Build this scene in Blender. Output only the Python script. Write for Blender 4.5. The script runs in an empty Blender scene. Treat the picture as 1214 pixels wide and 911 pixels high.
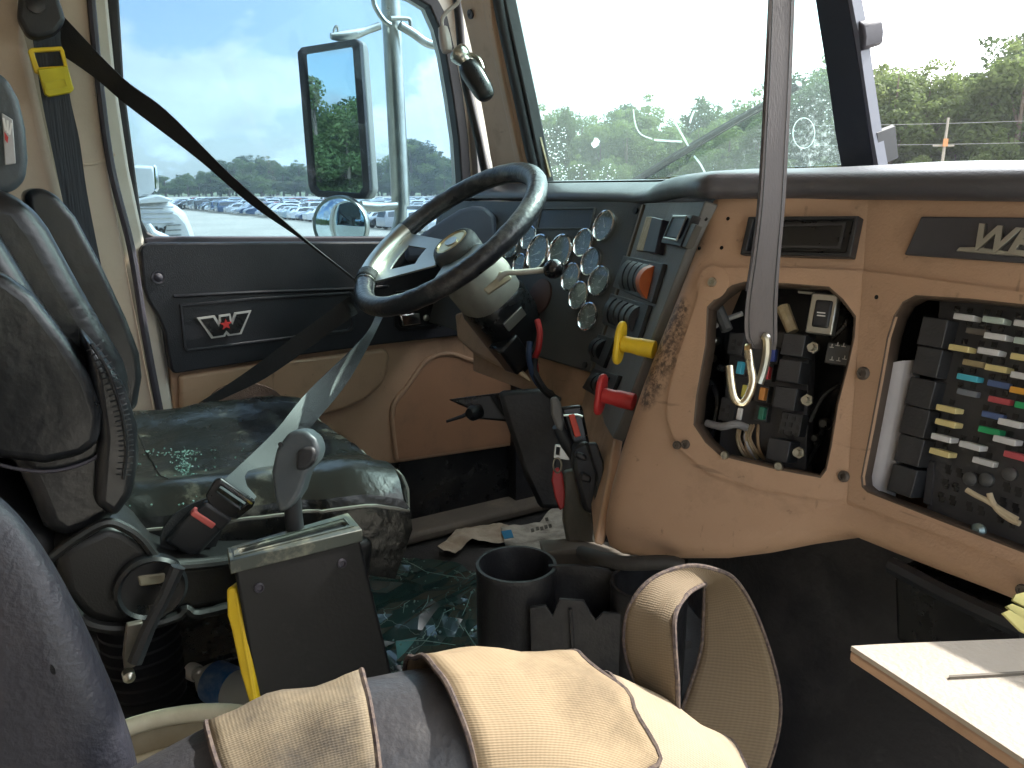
import bpy, bmesh, math, random
from mathutils import Vector as V, Matrix, noise
from mathutils.geometry import tessellate_polygon
rnd = random.Random(7)
C = bpy.context.scene.collection
sc = bpy.context.scene
R_ = math.radians

# ------------------------------------------------------------------ camera, sky, sun, exposure
YAW, PITCH, FP = R_(58.0), R_(13.9), 935.0
CF = V((-math.sin(YAW)*math.cos(PITCH), math.cos(YAW)*math.cos(PITCH), -math.sin(PITCH)))
CR = V((math.cos(YAW), math.sin(YAW), 0))
CU = CR.cross(CF)
cam_d = bpy.data.cameras.new('camera'); cam = bpy.data.objects.new('camera', cam_d); C.objects.link(cam)
sc.camera = cam
cam.matrix_world = Matrix(((CR.x, CU.x, -CF.x, 0), (CR.y, CU.y, -CF.y, 0), (CR.z, CU.z, -CF.z, 0), (0, 0, 0, 1)))
cam_d.sensor_width = 36; cam_d.lens = 36*FP/1214
cam_d.clip_start = 0.02; cam_d.clip_end = 6000

SUN_EL, SUN_AZ = R_(44), R_(6)          # azimuth measured from straight ahead of the truck (+Y) towards +X
SUND = V((math.sin(SUN_AZ)*math.cos(SUN_EL), math.cos(SUN_AZ)*math.cos(SUN_EL), math.sin(SUN_EL)))
sl = bpy.data.lights.new('sun', 'SUN'); sl.energy = 4.0; sl.angle = R_(0.6); sl.color = (1, .95, .87)
so = bpy.data.objects.new('sun', sl); C.objects.link(so)
so.rotation_euler = SUND.to_track_quat('Z', 'Y').to_euler(); so.location = (0, 0, 30)
so['kind'] = 'structure'

w = bpy.data.worlds.new('World'); sc.world = w; w.use_nodes = True
nt = w.node_tree; nt.nodes.clear()
def N(t, ty, **kw):
    n = t.nodes.new(ty)
    for k, v in kw.items():
        if k in n.inputs: n.inputs[k].default_value = v
        else: setattr(n, k, v)
    return n
out = N(nt, 'ShaderNodeOutputWorld'); bg = N(nt, 'ShaderNodeBackground'); bg.inputs['Strength'].default_value = 0.15
sky = N(nt, 'ShaderNodeTexSky'); sky.sky_type = 'NISHITA'; sky.sun_disc = False
sky.sun_elevation = SUN_EL; sky.sun_rotation = SUN_AZ; sky.air_density = 1.2; sky.dust_density = 1.2; sky.ozone_density = 2.0
tc = N(nt, 'ShaderNodeTexCoord')
sep = N(nt, 'ShaderNodeSeparateXYZ'); nt.links.new(tc.outputs['Generated'], sep.inputs[0])
def math_node(t, op, a, b=None, c=None):
    n = t.nodes.new('ShaderNodeMath'); n.operation = op
    for i, x in enumerate((a, b, c)):
        if x is None: continue
        if isinstance(x, (int, float)): n.inputs[i].default_value = x
        else: t.links.new(x, n.inputs[i])
    return n.outputs[0]
zc = math_node(nt, 'ADD', math_node(nt, 'MAXIMUM', sep.outputs['Z'], 0.0), 0.42)
comb = N(nt, 'ShaderNodeCombineXYZ')
nt.links.new(math_node(nt, 'DIVIDE', sep.outputs['X'], zc), comb.inputs[0])
nt.links.new(math_node(nt, 'DIVIDE', sep.outputs['Y'], zc), comb.inputs[1])
comb.inputs[2].default_value = 3.7
nz = N(nt, 'ShaderNodeTexNoise'); nz.inputs['Scale'].default_value = 2.3; nz.inputs['Detail'].default_value = 9; nz.inputs['Roughness'].default_value = .52
nt.links.new(comb.outputs[0], nz.inputs['Vector'])
cr = N(nt, 'ShaderNodeValToRGB'); cr.color_ramp.elements[0].position = .475; cr.color_ramp.elements[1].position = .53
nt.links.new(nz.outputs['Fac'], cr.inputs[0])
# cloud brightness: brighter towards the sun, grey bellies from a second noise
dot = N(nt, 'ShaderNodeVectorMath', operation='DOT_PRODUCT'); nt.links.new(tc.outputs['Generated'], dot.inputs[0]); dot.inputs[1].default_value = SUND
fwd = math_node(nt, 'POWER', math_node(nt, 'MAXIMUM', math_node(nt, 'MULTIPLY_ADD', dot.outputs['Value'], .5, .5), 0.0), 4.0)
nz2 = N(nt, 'ShaderNodeTexNoise'); nz2.inputs['Scale'].default_value = 3.4; nz2.inputs['Detail'].default_value = 5
nt.links.new(comb.outputs[0], nz2.inputs['Vector'])
bel = math_node(nt, 'MULTIPLY_ADD', nz2.outputs['Fac'], 9.5, -.4)
cl_b = math_node(nt, 'MULTIPLY_ADD', fwd, 24.0, bel)
ccol = N(nt, 'ShaderNodeMixRGB', blend_type='MULTIPLY'); ccol.inputs['Fac'].default_value = 1; ccol.inputs[1].default_value = (.93, .97, 1.0, 1)
cc = N(nt, 'ShaderNodeCombineXYZ')
for i in range(3): nt.links.new(cl_b, cc.inputs[i])
nt.links.new(cc.outputs[0], ccol.inputs[2])
hz = math_node(nt, 'POWER', math_node(nt, 'SUBTRACT', 1.0, math_node(nt, 'ABSOLUTE', sep.outputs['Z'])), 9.0)
fac = math_node(nt, 'MINIMUM', math_node(nt, 'ADD', math_node(nt, 'MULTIPLY', cr.outputs[0], .95), math_node(nt, 'MULTIPLY', fwd, 1.1)), 1.0)
mx = N(nt, 'ShaderNodeMixRGB'); nt.links.new(fac, mx.inputs['Fac']); nt.links.new(sky.outputs[0], mx.inputs[1]); nt.links.new(ccol.outputs[0], mx.inputs[2])
nt.links.new(mx.outputs[0], bg.inputs['Color']); nt.links.new(bg.outputs[0], out.inputs['Surface'])
sc.view_settings.view_transform = 'Standard'; sc.view_settings.look = 'None'
sc.view_settings.exposure = 1.17; sc.view_settings.gamma = 1
sc.cycles.max_bounces = 10; sc.cycles.transparent_max_bounces = 24; sc.cycles.diffuse_bounces = 6
sc.cycles.use_denoising = True; sc.cycles.sample_clamp_indirect = 6

# ------------------------------------------------------------------ rays of the photograph, used to measure where things stand
def ray(px, py): return CF + (px-607)/FP*CR + (455.5-py)/FP*CU
def onp(pt, n, px, py):
    r = ray(px, py); return r*(V(pt).dot(n)/r.dot(n))
def X(px, py, x): return onp((x, 0, 0), V((1, 0, 0)), px, py)
def Y(px, py, y): return onp((0, y, 0), V((0, 1, 0)), px, py)
def Z(px, py, z): return onp((0, 0, z), V((0, 0, 1)), px, py)
def D(px, py, d): return ray(px, py)*d
class Plane:
    def __init__(s, p, n):
        s.p = V(p); s.n = V(n).normalized()
        if s.n.dot(-s.p) < 0: s.n = -s.n          # towards the camera
    def at(s, px, py, off=0.0): return onp(s.p+s.n*off, s.n, px, py)
    def poly(s, pts, off=0.0): return [s.at(x, y, off) for x, y in pts]

# ------------------------------------------------------------------ materials
MATS = {}
def mat(name, col, rough=.5, metal=0.0, col2=None, vscale=6, vamt=.5, bump=0.0, bscale=80, spec=.5, dust=0.0, dcol=(.45, .42, .36), dscale=9, stretch=None, coat=0, sheen=0, dpos=.5, detail=6):
    m = bpy.data.materials.new(name); m.use_nodes = True; t = m.node_tree
    b = t.nodes['Principled BSDF']; b.inputs['Metallic'].default_value = metal; b.inputs['Specular IOR Level'].default_value = spec
    b.inputs['Coat Weight'].default_value = coat; b.inputs['Sheen Weight'].default_value = sheen
    tc = t.nodes.new('ShaderNodeTexCoord'); vec = tc.outputs['Object']
    if stretch:
        mp = t.nodes.new('ShaderNodeMapping'); mp.inputs['Scale'].default_value = stretch; t.links.new(vec, mp.inputs[0]); vec = mp.outputs[0]
    n1 = N(t, 'ShaderNodeTexNoise', Scale=vscale, Detail=detail, Roughness=.6); t.links.new(vec, n1.inputs['Vector'])
    mx = t.nodes.new('ShaderNodeMixRGB'); c2 = col2 or tuple(c*.62 for c in col)
    mx.inputs[1].default_value = (*col, 1); mx.inputs[2].default_value = (*c2, 1)
    rp = t.nodes.new('ShaderNodeMapRange'); rp.inputs['From Min'].default_value = .38; rp.inputs['From Max'].default_value = .72; rp.inputs['To Max'].default_value = vamt
    t.links.new(n1.outputs['Fac'], rp.inputs['Value']); t.links.new(rp.outputs[0], mx.inputs['Fac'])
    colout = mx.outputs[0]
    rr = t.nodes.new('ShaderNodeMapRange'); rr.inputs['To Min'].default_value = max(.02, rough-.1); rr.inputs['To Max'].default_value = min(1, rough+.1)
    t.links.new(n1.outputs['Fac'], rr.inputs['Value']); rout = rr.outputs[0]
    if dust > 0:
        n2 = N(t, 'ShaderNodeTexNoise', Scale=dscale, Detail=9, Roughness=.72); t.links.new(vec, n2.inputs['Vector'])
        dr = t.nodes.new('ShaderNodeMapRange'); dr.inputs['From Min'].default_value = dpos; dr.inputs['From Max'].default_value = dpos+.22; dr.inputs['To Max'].default_value = dust
        t.links.new(n2.outputs['Fac'], dr.inputs['Value'])
        m2 = t.nodes.new('ShaderNodeMixRGB'); t.links.new(dr.outputs[0], m2.inputs['Fac']); t.links.new(colout, m2.inputs[1]); m2.inputs[2].default_value = (*dcol, 1)
        colout = m2.outputs[0]
        m3 = t.nodes.new('ShaderNodeMixRGB'); t.links.new(dr.outputs[0], m3.inputs['Fac']); t.links.new(rout, m3.inputs[1]); m3.inputs[2].default_value = (.8, .8, .8, 1); rout = m3.outputs[0]
    t.links.new(colout, b.inputs['Base Color']); t.links.new(rout, b.inputs['Roughness'])
    if bump > 0:
        n3 = N(t, 'ShaderNodeTexNoise', Scale=bscale, Detail=4); t.links.new(vec, n3.inputs['Vector'])
        ad = t.nodes.new('ShaderNodeMath'); ad.operation = 'MULTIPLY_ADD'; t.links.new(n1.outputs['Fac'], ad.inputs[0]); ad.inputs[1].default_value = .6; t.links.new(n3.outputs['Fac'], ad.inputs[2])
        bp = t.nodes.new('ShaderNodeBump'); bp.inputs['Strength'].default_value = bump; bp.inputs['Distance'].default_value = .004
        t.links.new(ad.outputs[0], bp.inputs['Height']); t.links.new(bp.outputs[0], b.inputs['Normal'])
    MATS[name] = m; return m
tan = mat('tan_plastic', (.49, .320, .212), .5, col2=(.39, .25, .162), vscale=3.5, vamt=.8, bump=.16, bscale=420, dust=.6, dcol=(.24, .155, .10), dscale=11, dpos=.545, detail=9)
tan_dirty = mat('tan_door_vinyl', (.47, .305, .195), .5, col2=(.33, .205, .125), vscale=3, vamt=.7, bump=.12, bscale=300, dust=.5, dcol=(.2, .14, .09), dscale=6)
pillar_tan = mat('pillar_vinyl', (.56, .46, .36), .5, col2=(.48, .385, .30), vscale=4, bump=.06, bscale=250, dust=.25, dcol=(.38, .28, .2), dscale=10)
def specks(m, sc_, thr, amt, colr):
    t = m.node_tree; b = t.nodes['Principled BSDF']; src = b.inputs['Base Color'].links[0].from_socket; tc = t.nodes.new('ShaderNodeTexCoord'); last = None
    for st in ((1, 1, 1), (1, 1, .12), (.12, .12, 1)):
        mp = t.nodes.new('ShaderNodeMapping'); mp.inputs['Scale'].default_value = st; mp.inputs['Rotation'].default_value = (.3, .5, .2); t.links.new(tc.outputs['Object'], mp.inputs[0])
        n = N(t, 'ShaderNodeTexNoise', Scale=sc_, Detail=3, Roughness=.6); t.links.new(mp.outputs[0], n.inputs['Vector'])
        r = t.nodes.new('ShaderNodeMapRange'); r.inputs['From Min'].default_value = thr; r.inputs['From Max'].default_value = thr+.05; r.inputs['To Max'].default_value = amt; t.links.new(n.outputs['Fac'], r.inputs['Value'])
        last = r.outputs[0] if last is None else math_node(t, 'MAXIMUM', last, r.outputs[0])
    mx = t.nodes.new('ShaderNodeMixRGB'); t.links.new(last, mx.inputs[0]); t.links.new(src, mx.inputs[1]); mx.inputs[2].default_value = (*colr, 1); t.links.new(mx.outputs[0], b.inputs['Base Color'])
specks(tan, 75, .685, .45, (.16, .10, .07)); specks(tan_dirty, 60, .68, .5, (.14, .09, .06)); specks(pillar_tan, 70, .70, .3, (.25, .19, .14))
black_pl = mat('black_plastic', (.018, .020, .024), .45, vscale=10, bump=.12, bscale=500, dust=.22, dcol=(.09, .09, .085), dscale=20)
black_sm = mat('black_smooth', (.010, .011, .013), .28, vscale=8, dust=.2, dcol=(.07, .07, .07), dscale=25)
door_black = mat('door_vinyl_black', (.016, .018, .024), .42, vscale=12, bump=.2, bscale=450, dust=.15, dcol=(.07, .07, .075), dscale=5)
grey_pl = mat('grey_plastic', (.15, .155, .155), .5, vscale=8, col2=(.11, .11, .105), bump=.2, bscale=400, dust=.4, dcol=(.2, .18, .15), dscale=14)
gauge_pl = mat('gauge_panel_plastic', (.070, .074, .074), .5, vscale=5, bump=.2, bscale=380, dust=.3, dcol=(.13, .12, .11), dscale=8)
leather = mat('black_leather', (.010, .011, .013), .30, vscale=5, bump=.28, bscale=45, spec=.5, dust=.1, dcol=(.13, .13, .12), dscale=8, dpos=.55)
leather_d = mat('dirty_leather_cushion', (.011, .012, .011), .28, vscale=5, bump=.6, bscale=34, spec=.5, dust=.6, dcol=(.36, .34, .26), dscale=6, dpos=.545)
leather_b = mat('blue_grey_leather', (.022, .023, .032), .5, vscale=6, bump=.3, bscale=200, dust=.35, dcol=(.055, .05, .055), dscale=9)
pad_m = mat('dash_pad_vinyl', (.070, .070, .082), .40, vscale=5, spec=.8, bump=.15, bscale=400, dust=.3, dcol=(.16, .15, .15), dscale=5, dpos=.5)
cream = mat('cream_paint', (.62, .60, .53), .42, vscale=5, col2=(.5, .46, .38), dust=.3, dcol=(.32, .26, .18), dscale=14)
rubber = mat('rubber_seal', (.015, .016, .020), .55, vscale=12, dust=.2, dcol=(.08, .08, .08))
seal_pu = mat('faded_seal', (.055, .05, .065), .6, vscale=10)
chrome = mat('chrome', (.8, .8, .8), .12, 1.0, vscale=20, col2=(.6, .6, .6))
steel = mat('weathered_steel', (.50, .50, .45), .3, 1.0, vscale=14, col2=(.30, .28, .22), dust=.3, dcol=(.3, .27, .2), dscale=20)
alu = mat('brushed_aluminium', (.50, .50, .46), .38, .9, vscale=16, col2=(.42, .42, .38))
brass = mat('yellow_zinc', (.75, .60, .34), .3, 1.0, vscale=20)
web_k = mat('khaki_webbing', (.50, .40, .25), .85, vscale=7, col2=(.32, .24, .14), vamt=.75, bump=.5, bscale=150, dust=.5, dcol=(.18, .13, .09), dscale=11, dpos=.52)
web_edge = mat('webbing_edge_stitch', (.055, .04, .042), .9, vscale=300, col2=(.20, .15, .11), vamt=.8)
web_g = mat('grey_webbing', (.038, .042, .045), .5, vscale=6, bump=.2, bscale=500, col2=(.05, .055, .06))
web_b = mat('black_webbing', (.008, .009, .011), .6, vscale=20, bump=.3, bscale=400)
web_s = mat('hanging_strap_grey', (.125, .115, .12), .7, vscale=5, bump=.12, bscale=700, col2=(.09, .085, .092), dust=.2, dcol=(.15, .12, .10), stretch=(1, 1, .3))
yellow = mat('yellow_plastic', (.80, .56, .02), .42, vscale=9, col2=(.55, .36, .02), dust=.3, dcol=(.3, .2, .05))
red = mat('red_plastic', (.50, .035, .035), .4, vscale=9)
redo = mat('orange_red_plastic', (.75, .07, .03), .45, vscale=9)
orange = mat('orange_rocker', (.62, .16, .05), .45, vscale=9)
pinkred = mat('faded_red_button', (.75, .16, .14), .4)
white_pl = mat('white_plastic', (.72, .72, .70), .5, vscale=8, col2=(.6, .6, .57))
cream_pl = mat('cream_plastic', (.68, .64, .50), .5, vscale=8, col2=(.42, .36, .22), vamt=.8, dust=.4, dcol=(.25, .2, .12))
paper = mat('crumpled_paper', (.52, .46, .36), .85, vscale=10, col2=(.30, .22, .14), vamt=.8, bump=.5, bscale=50, dust=.5, dcol=(.14, .10, .07), dscale=18)
carpet = mat('dark_floor_mat', (.020, .020, .021), .75, vscale=4, bump=.5, bscale=200, dust=.6, dcol=(.085, .08, .072), dscale=3.2, dpos=.47)
carpet2 = mat('dusty_sheen_vinyl', (.024, .025, .030), .38, vscale=3, bump=.3, bscale=120, dust=.7, dcol=(.085, .082, .082), dscale=4.5, dpos=.47)  # dusty vinyl, its colour lifted to paint in a sheen under the dash
mdf = mat('panel_back_tan', (.40, .355, .30), .7, vscale=25, col2=(.42, .36, .29), bump=.25, bscale=300, dust=.4, dcol=(.35, .28, .2))
asphalt = None
print_w = mat('white_print', (.8, .8, .78), .6)

def weave(name, col, col2, k=190, stain=(.1, .08, .055), samt=.5, sscale=7, sp=.54):
    m = mat(name, col, .88, vscale=5, col2=col2, vamt=.6, dust=samt, dcol=stain, dscale=sscale, dpos=sp); t = m.node_tree; b = t.nodes['Principled BSDF']
    tc = t.nodes.new('ShaderNodeTexCoord'); hs = []
    for ax, sc_ in (('X', k*.9), ('Y', k*1.3)):
        wv = t.nodes.new('ShaderNodeTexWave'); wv.bands_direction = ax; wv.inputs['Scale'].default_value = sc_; wv.inputs['Distortion'].default_value = .5; wv.inputs['Detail'].default_value = 1
        t.links.new(tc.outputs['UV'], wv.inputs['Vector']); hs.append(wv.outputs['Fac'])
    h = math_node(t, 'MULTIPLY_ADD', hs[0], .45, math_node(t, 'MULTIPLY', hs[1], 1.2)); src = b.inputs['Base Color'].links[0].from_socket
    mr = t.nodes.new('ShaderNodeMapRange'); mr.inputs['From Max'].default_value = 1.6; mr.inputs['To Min'].default_value = .80; mr.inputs['To Max'].default_value = 1.05; t.links.new(h, mr.inputs['Value'])
    cb = t.nodes.new('ShaderNodeCombineXYZ')
    for i in range(3): t.links.new(mr.outputs[0], cb.inputs[i])
    mu = t.nodes.new('ShaderNodeMixRGB'); mu.blend_type = 'MULTIPLY'; mu.inputs[0].default_value = 1; t.links.new(src, mu.inputs[1]); t.links.new(cb.outputs[0], mu.inputs[2]); t.links.new(mu.outputs[0], b.inputs['Base Color'])
    bp = t.nodes.new('ShaderNodeBump'); bp.inputs['Strength'].default_value = .3; bp.inputs['Distance'].default_value = .0006; t.links.new(h, bp.inputs['Height']); t.links.new(bp.outputs[0], b.inputs['Normal'])
    return m
web_k = weave('khaki_weave', (.36, .27, .165), (.30, .22, .13), stain=(.12, .085, .05), samt=.75, sp=.51, sscale=9)
def glass(name, tint, refl=.08, dust=0.0, dcol=(.8, .85, .85), dscale=60, dpos=.62, fog=0.0):
    m = bpy.data.materials.new(name); m.use_nodes = True; t = m.node_tree; t.nodes.clear()
    o = t.nodes.new('ShaderNodeOutputMaterial'); tr = t.nodes.new('ShaderNodeBsdfTransparent'); tr.inputs[0].default_value = (*tint, 1)
    gl = t.nodes.new('ShaderNodeBsdfGlossy'); gl.inputs['Roughness'].default_value = .02
    mx = t.nodes.new('ShaderNodeMixShader'); fr = t.nodes.new('ShaderNodeLayerWeight'); fr.inputs[0].default_value = .5
    t.links.new(math_node(t, 'MULTIPLY_ADD', math_node(t, 'POWER', fr.outputs['Facing'], 4.0), .22, .018), mx.inputs[0]); t.links.new(tr.outputs[0], mx.inputs[1]); t.links.new(gl.outputs[0], mx.inputs[2])
    last = mx.outputs[0]
    if dust > 0:
        tc = t.nodes.new('ShaderNodeTexCoord')
        n1 = N(t, 'ShaderNodeTexNoise', Scale=dscale, Detail=6, Roughness=.75); t.links.new(tc.outputs['Object'], n1.inputs['Vector'])
        n2 = N(t, 'ShaderNodeTexNoise', Scale=5, Detail=4); t.links.new(tc.outputs['Object'], n2.inputs['Vector'])
        mr = t.nodes.new('ShaderNodeMapRange'); mr.inputs['From Min'].default_value = dpos; mr.inputs['From Max'].default_value = dpos+.12; mr.inputs['To Min'].default_value = fog; mr.inputs['To Max'].default_value = dust
        a = math_node(t, 'MULTIPLY_ADD', n2.outputs['Fac'], .35, math_node(t, 'MULTIPLY', n1.outputs['Fac'], .82))
        t.links.new(a, mr.inputs['Value'])
        df = t.nodes.new('ShaderNodeBsdfDiffuse'); df.inputs[0].default_value = (*dcol, 1)
        tl = t.nodes.new('ShaderNodeBsdfTranslucent'); tl.inputs[0].default_value = (*dcol, 1)
        m2 = t.nodes.new('ShaderNodeMixShader'); m2.inputs[0].default_value = .6; t.links.new(df.outputs[0], m2.inputs[1]); t.links.new(tl.outputs[0], m2.inputs[2])
        m3 = t.nodes.new('ShaderNodeMixShader'); t.links.new(mr.outputs[0], m3.inputs[0]); t.links.new(last, m3.inputs[1]); t.links.new(m2.outputs[0], m3.inputs[2]); last = m3.outputs[0]
    t.links.new(last, o.inputs[0]); return m
win_glass = glass('tinted_door_glass', (.56, .68, .76), dust=.10, dscale=90, dpos=.68, fog=.006)
ws_glass = glass('dusty_windshield_glass', (.78, .91, .89), dust=.30, dscale=110, dpos=.66, fog=.042)

# ------------------------------------------------------------------ mesh builder
LOC = {}
class G:
    def __init__(s): s.v = []; s.f = []
    def add(s, vs, fs):
        b = len(s.v); s.v += [V(p) for p in vs]; s.f += [tuple(i+b for i in f) for f in fs]; return s
    def box(s, c, sz, m=None):
        x, y, z = [a/2 for a in sz]; c = V(c)
        vs = [V((a, b, d)) for a in (-x, x) for b in (-y, y) for d in (-z, z)]
        if m is not None: vs = [m @ p for p in vs]
        return s.add([p+c for p in vs], [(0, 1, 3, 2), (4, 6, 7, 5), (0, 4, 5, 1), (2, 3, 7, 6), (0, 2, 6, 4), (1, 5, 7, 3)])
    def prism(s, pts, d, holes=()):
        """polygon (with holes) pushed along d"""
        loops = [[V(p) for p in pts]]+[[V(p) for p in h] for h in holes]
        # flatten for the tessellator
        n = V((0, 0, 0)); L = loops[0]
        for i in range(len(L)): n += (L[i]-L[0]).cross(L[(i+1) % len(L)]-L[0])
        n.normalize(); t = n.orthogonal().normalized(); u = n.cross(t)
        flat = [[V((p.dot(t), p.dot(u), 0)) for p in lp] for lp in loops]
        tris = tessellate_polygon(flat)
        allp = [p for lp in loops for p in lp]; k = len(allp); d = V(d)
        fs = []
        for tr in tris:
            a, b, c = tr; nn = (allp[b]-allp[a]).cross(allp[c]-allp[a])
            if nn.length < 1e-14: continue
            if nn.dot(d) > 0: tr = (a, c, b)
            fs.append(tuple(tr)); fs.append((tr[2]+k, tr[1]+k, tr[0]+k))
        b = 0
        for lp in loops:
            m = len(lp)
            for i in range(m): j = (i+1) % m; fs.append((b+i, b+j, b+j+k, b+i+k))
            b += m
        return s.add(allp+[p+d for p in allp], fs)
    def ngon(s, pts, d):
        """convex-ish polygon prism with n-gon caps (bevels cleanly)"""
        k = len(pts); d = V(d)
        return s.add([V(p) for p in pts]+[V(p)+d for p in pts], [tuple(range(k)), tuple(range(2*k-1, k-1, -1))]+[(i, i+k, (i+1) % k+k, (i+1) % k) for i in range(k)])
    def tube(s, path, r, n=10, closed=False, cap=True, flat=None):
        path = [V(p) for p in path]; m = len(path); rs = r if isinstance(r, (list, tuple)) else [r]*m
        t0 = (path[1]-path[0]).normalized(); a = t0.orthogonal().normalized(); rings = []
        for i in range(m):
            if closed: t = path[(i+1) % m]-path[i-1]
            else: t = path[min(i+1, m-1)]-path[max(i-1, 0)]
            t.normalize(); a = (a-t*a.dot(t)).normalized(); b = t.cross(a)
            rings.append([path[i]+(a*math.cos(q*math.tau/n)+b*math.sin(q*math.tau/n))*rs[i] for q in range(n)])
        fs = []
        for i in range(m if closed else m-1):
            j = (i+1) % m
            for q in range(n): fs.append((i*n+q, i*n+(q+1) % n, j*n+(q+1) % n, j*n+q))
        if cap and not closed: fs += [tuple(range(n-1, -1, -1)), tuple((m-1)*n+q for q in range(n))]
        return s.add([p for rg in rings for p in rg], fs)
    def ribbon(s, a, b, th, bow=0):
        """band between two edge paths a and b with thickness th"""
        m = len(a); vs = []
        for i in range(m):
            p, q = V(a[i]), V(b[i]); t = V(a[min(i+1, m-1)])-V(a[max(i-1, 0)])
            n = t.cross(q-p)
            n = n.normalized() if n.length > 1e-9 else V((0, 0, 1))
            vs += [p+n*th/2, q+n*th/2, q-n*th/2, p-n*th/2]
        fs = [(3, 2, 1, 0), tuple((m-1)*4+q for q in range(4))]
        for i in range(m-1):
            for q in range(4): fs.append((i*4+q, i*4+(q+1) % 4, (i+1)*4+(q+1) % 4, (i+1)*4+q))
        return s.add(vs, fs)
    def lathe(s, c, ax, prof, n=24, ref=None):
        """prof: list of (radius, height along ax)"""
        ax = V(ax).normalized(); a = V(ref).normalized() if ref is not None else ax.orthogonal().normalized(); a = (a-ax*a.dot(ax)).normalized(); b = ax.cross(a); c = V(c); vs = []; fs = []
        for r, h in prof: vs += [c+ax*h+(a*math.cos(q*math.tau/n)+b*math.sin(q*math.tau/n))*max(r, 1e-5) for q in range(n)]
        for i in range(len(prof)-1):
            for q in range(n): fs.append((i*n+q, i*n+(q+1) % n, (i+1)*n+(q+1) % n, (i+1)*n+q))
        if prof[0][0] > 1e-4: fs.append(tuple(range(n-1, -1, -1)))
        if prof[-1][0] > 1e-4: fs.append(tuple((len(prof)-1)*n+q for q in range(n)))
        return s.add(vs, fs)
    def grid(s, rows, closed=False):
        m, k = len(rows), len(rows[0]); fs = []
        for i in range(m-1):
            for j in range(k if closed else k-1): fs.append((i*k+j, i*k+(j+1) % k, (i+1)*k+(j+1) % k, (i+1)*k+j))
        return s.add([p for r in rows for p in r], fs)
    def obj(s, name, m, parent=None, bevel=0, seg=2, sub=0, smooth=True, ang=38, solid=0, loc=None, rel=False):
        if parent is not None: L = LOC[parent.name]
        elif loc is not None: L = V(loc)
        else:
            zs = min(p.z for p in s.v); L = sum(s.v, V())/len(s.v); L.z = zs
        me = bpy.data.meshes.new(name); me.from_pydata([p-L for p in s.v], [], s.f); me.update()
        bm = bmesh.new(); bm.from_mesh(me); bmesh.ops.recalc_face_normals(bm, faces=bm.faces); bm.to_mesh(me); bm.free()
        o = bpy.data.objects.new(name, me); C.objects.link(o); me.materials.append(m)
        if smooth:
            me.shade_smooth()
            if not sub: me.set_sharp_from_angle(angle=R_(ang))
        if parent is not None: o.parent = parent
        else: o.location = L
        LOC[o.name] = L
        if solid: md = o.modifiers.new('solid', 'SOLIDIFY'); md.thickness = solid; md.offset = 0
        if sub: md = o.modifiers.new('sub', 'SUBSURF'); md.levels = sub; md.render_levels = sub
        if bevel: md = o.modifiers.new('bev', 'BEVEL'); md.width = bevel; md.segments = seg; md.limit_method = 'ANGLE'; md.angle_limit = R_(30); md.harden_normals = False
        return o
def tag(o, label=None, cat=None, group=None, kind=None):
    if label: o['label'] = label
    if cat: o['category'] = cat
    if group: o['group'] = group
    if kind: o['kind'] = kind
    return o
def thing(name, loc, label, cat, group=None):
    o = bpy.data.objects.new(name, None); C.objects.link(o); o.location = V(loc); o.empty_display_size = .05
    LOC[o.name] = V(loc); return tag(o, label, cat, group)
def child(name, me, parent, mtx=None, m=None):
    """another object on shared mesh data under parent"""
    o = bpy.data.objects.new(name, me); C.objects.link(o); o.parent = parent; LOC[o.name] = LOC[parent.name].copy()
    if mtx is not None: o.matrix_local = mtx
    return o
def frame(o, ex, ey, ez):
    ex, ey, ez = V(ex).normalized(), V(ey).normalized(), V(ez).normalized()
    return Matrix(((ex.x, ey.x, ez.x, o[0]), (ex.y, ey.y, ez.y, o[1]), (ex.z, ey.z, ez.z, o[2]), (0, 0, 0, 1)))
def rel(parent, mtx): return Matrix.Translation(-LOC[parent.name]) @ mtx
def set_uv(o, ncol, du, dv):
    me = o.data; uv = me.uv_layers.new(name='weave')
    for lp in me.loops: uv.data[lp.index].uv = ((lp.vertex_index % ncol)*du, (lp.vertex_index//ncol)*dv)
def lerp(a, b, t): return a+(b-a)*t
def smooth_path(pts, n=6, closed=False):
    pts = [V(p) for p in pts]; o = []; m = len(pts)
    for i in range(m if closed else m-1):
        g = lambda k: pts[k % m] if closed else pts[max(0, min(m-1, k))]
        p0, p1, p2, p3 = g(i-1), g(i), g(i+1), g(i+2)
        for k in range(n):
            t = k/n; o.append(.5*((2*p1)+(p2-p0)*t+(2*p0-5*p1+4*p2-p3)*t*t+(3*p1-p0-3*p2+p3)*t**3))
    if not closed: o.append(pts[-1])
    return o
def mesh_only(g, name, m, smooth=True, ang=38):
    me = bpy.data.meshes.new(name); me.from_pydata(g.v, [], g.f); me.update()
    bm = bmesh.new(); bm.from_mesh(me); bmesh.ops.recalc_face_normals(bm, faces=bm.faces); bm.to_mesh(me); bm.free()
    me.materials.append(m)
    if smooth: me.shade_smooth(); me.set_sharp_from_angle(angle=R_(ang))
    return me
def rounded(c, ex, ey, w, h, r, n=4):
    """rounded rectangle loop in the plane ex,ey"""
    o = []; ex, ey = V(ex), V(ey)
    for sx, sy, a0 in ((1, 1, 0), (-1, 1, 90), (-1, -1, 180), (1, -1, 270)):
        for k in range(n+1):
            a = R_(a0+90*k/n); o.append(V(c)+ex*(sx*(w/2-r)+r*math.cos(a))+ey*(sy*(h/2-r)+r*math.sin(a)))
    return o
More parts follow.
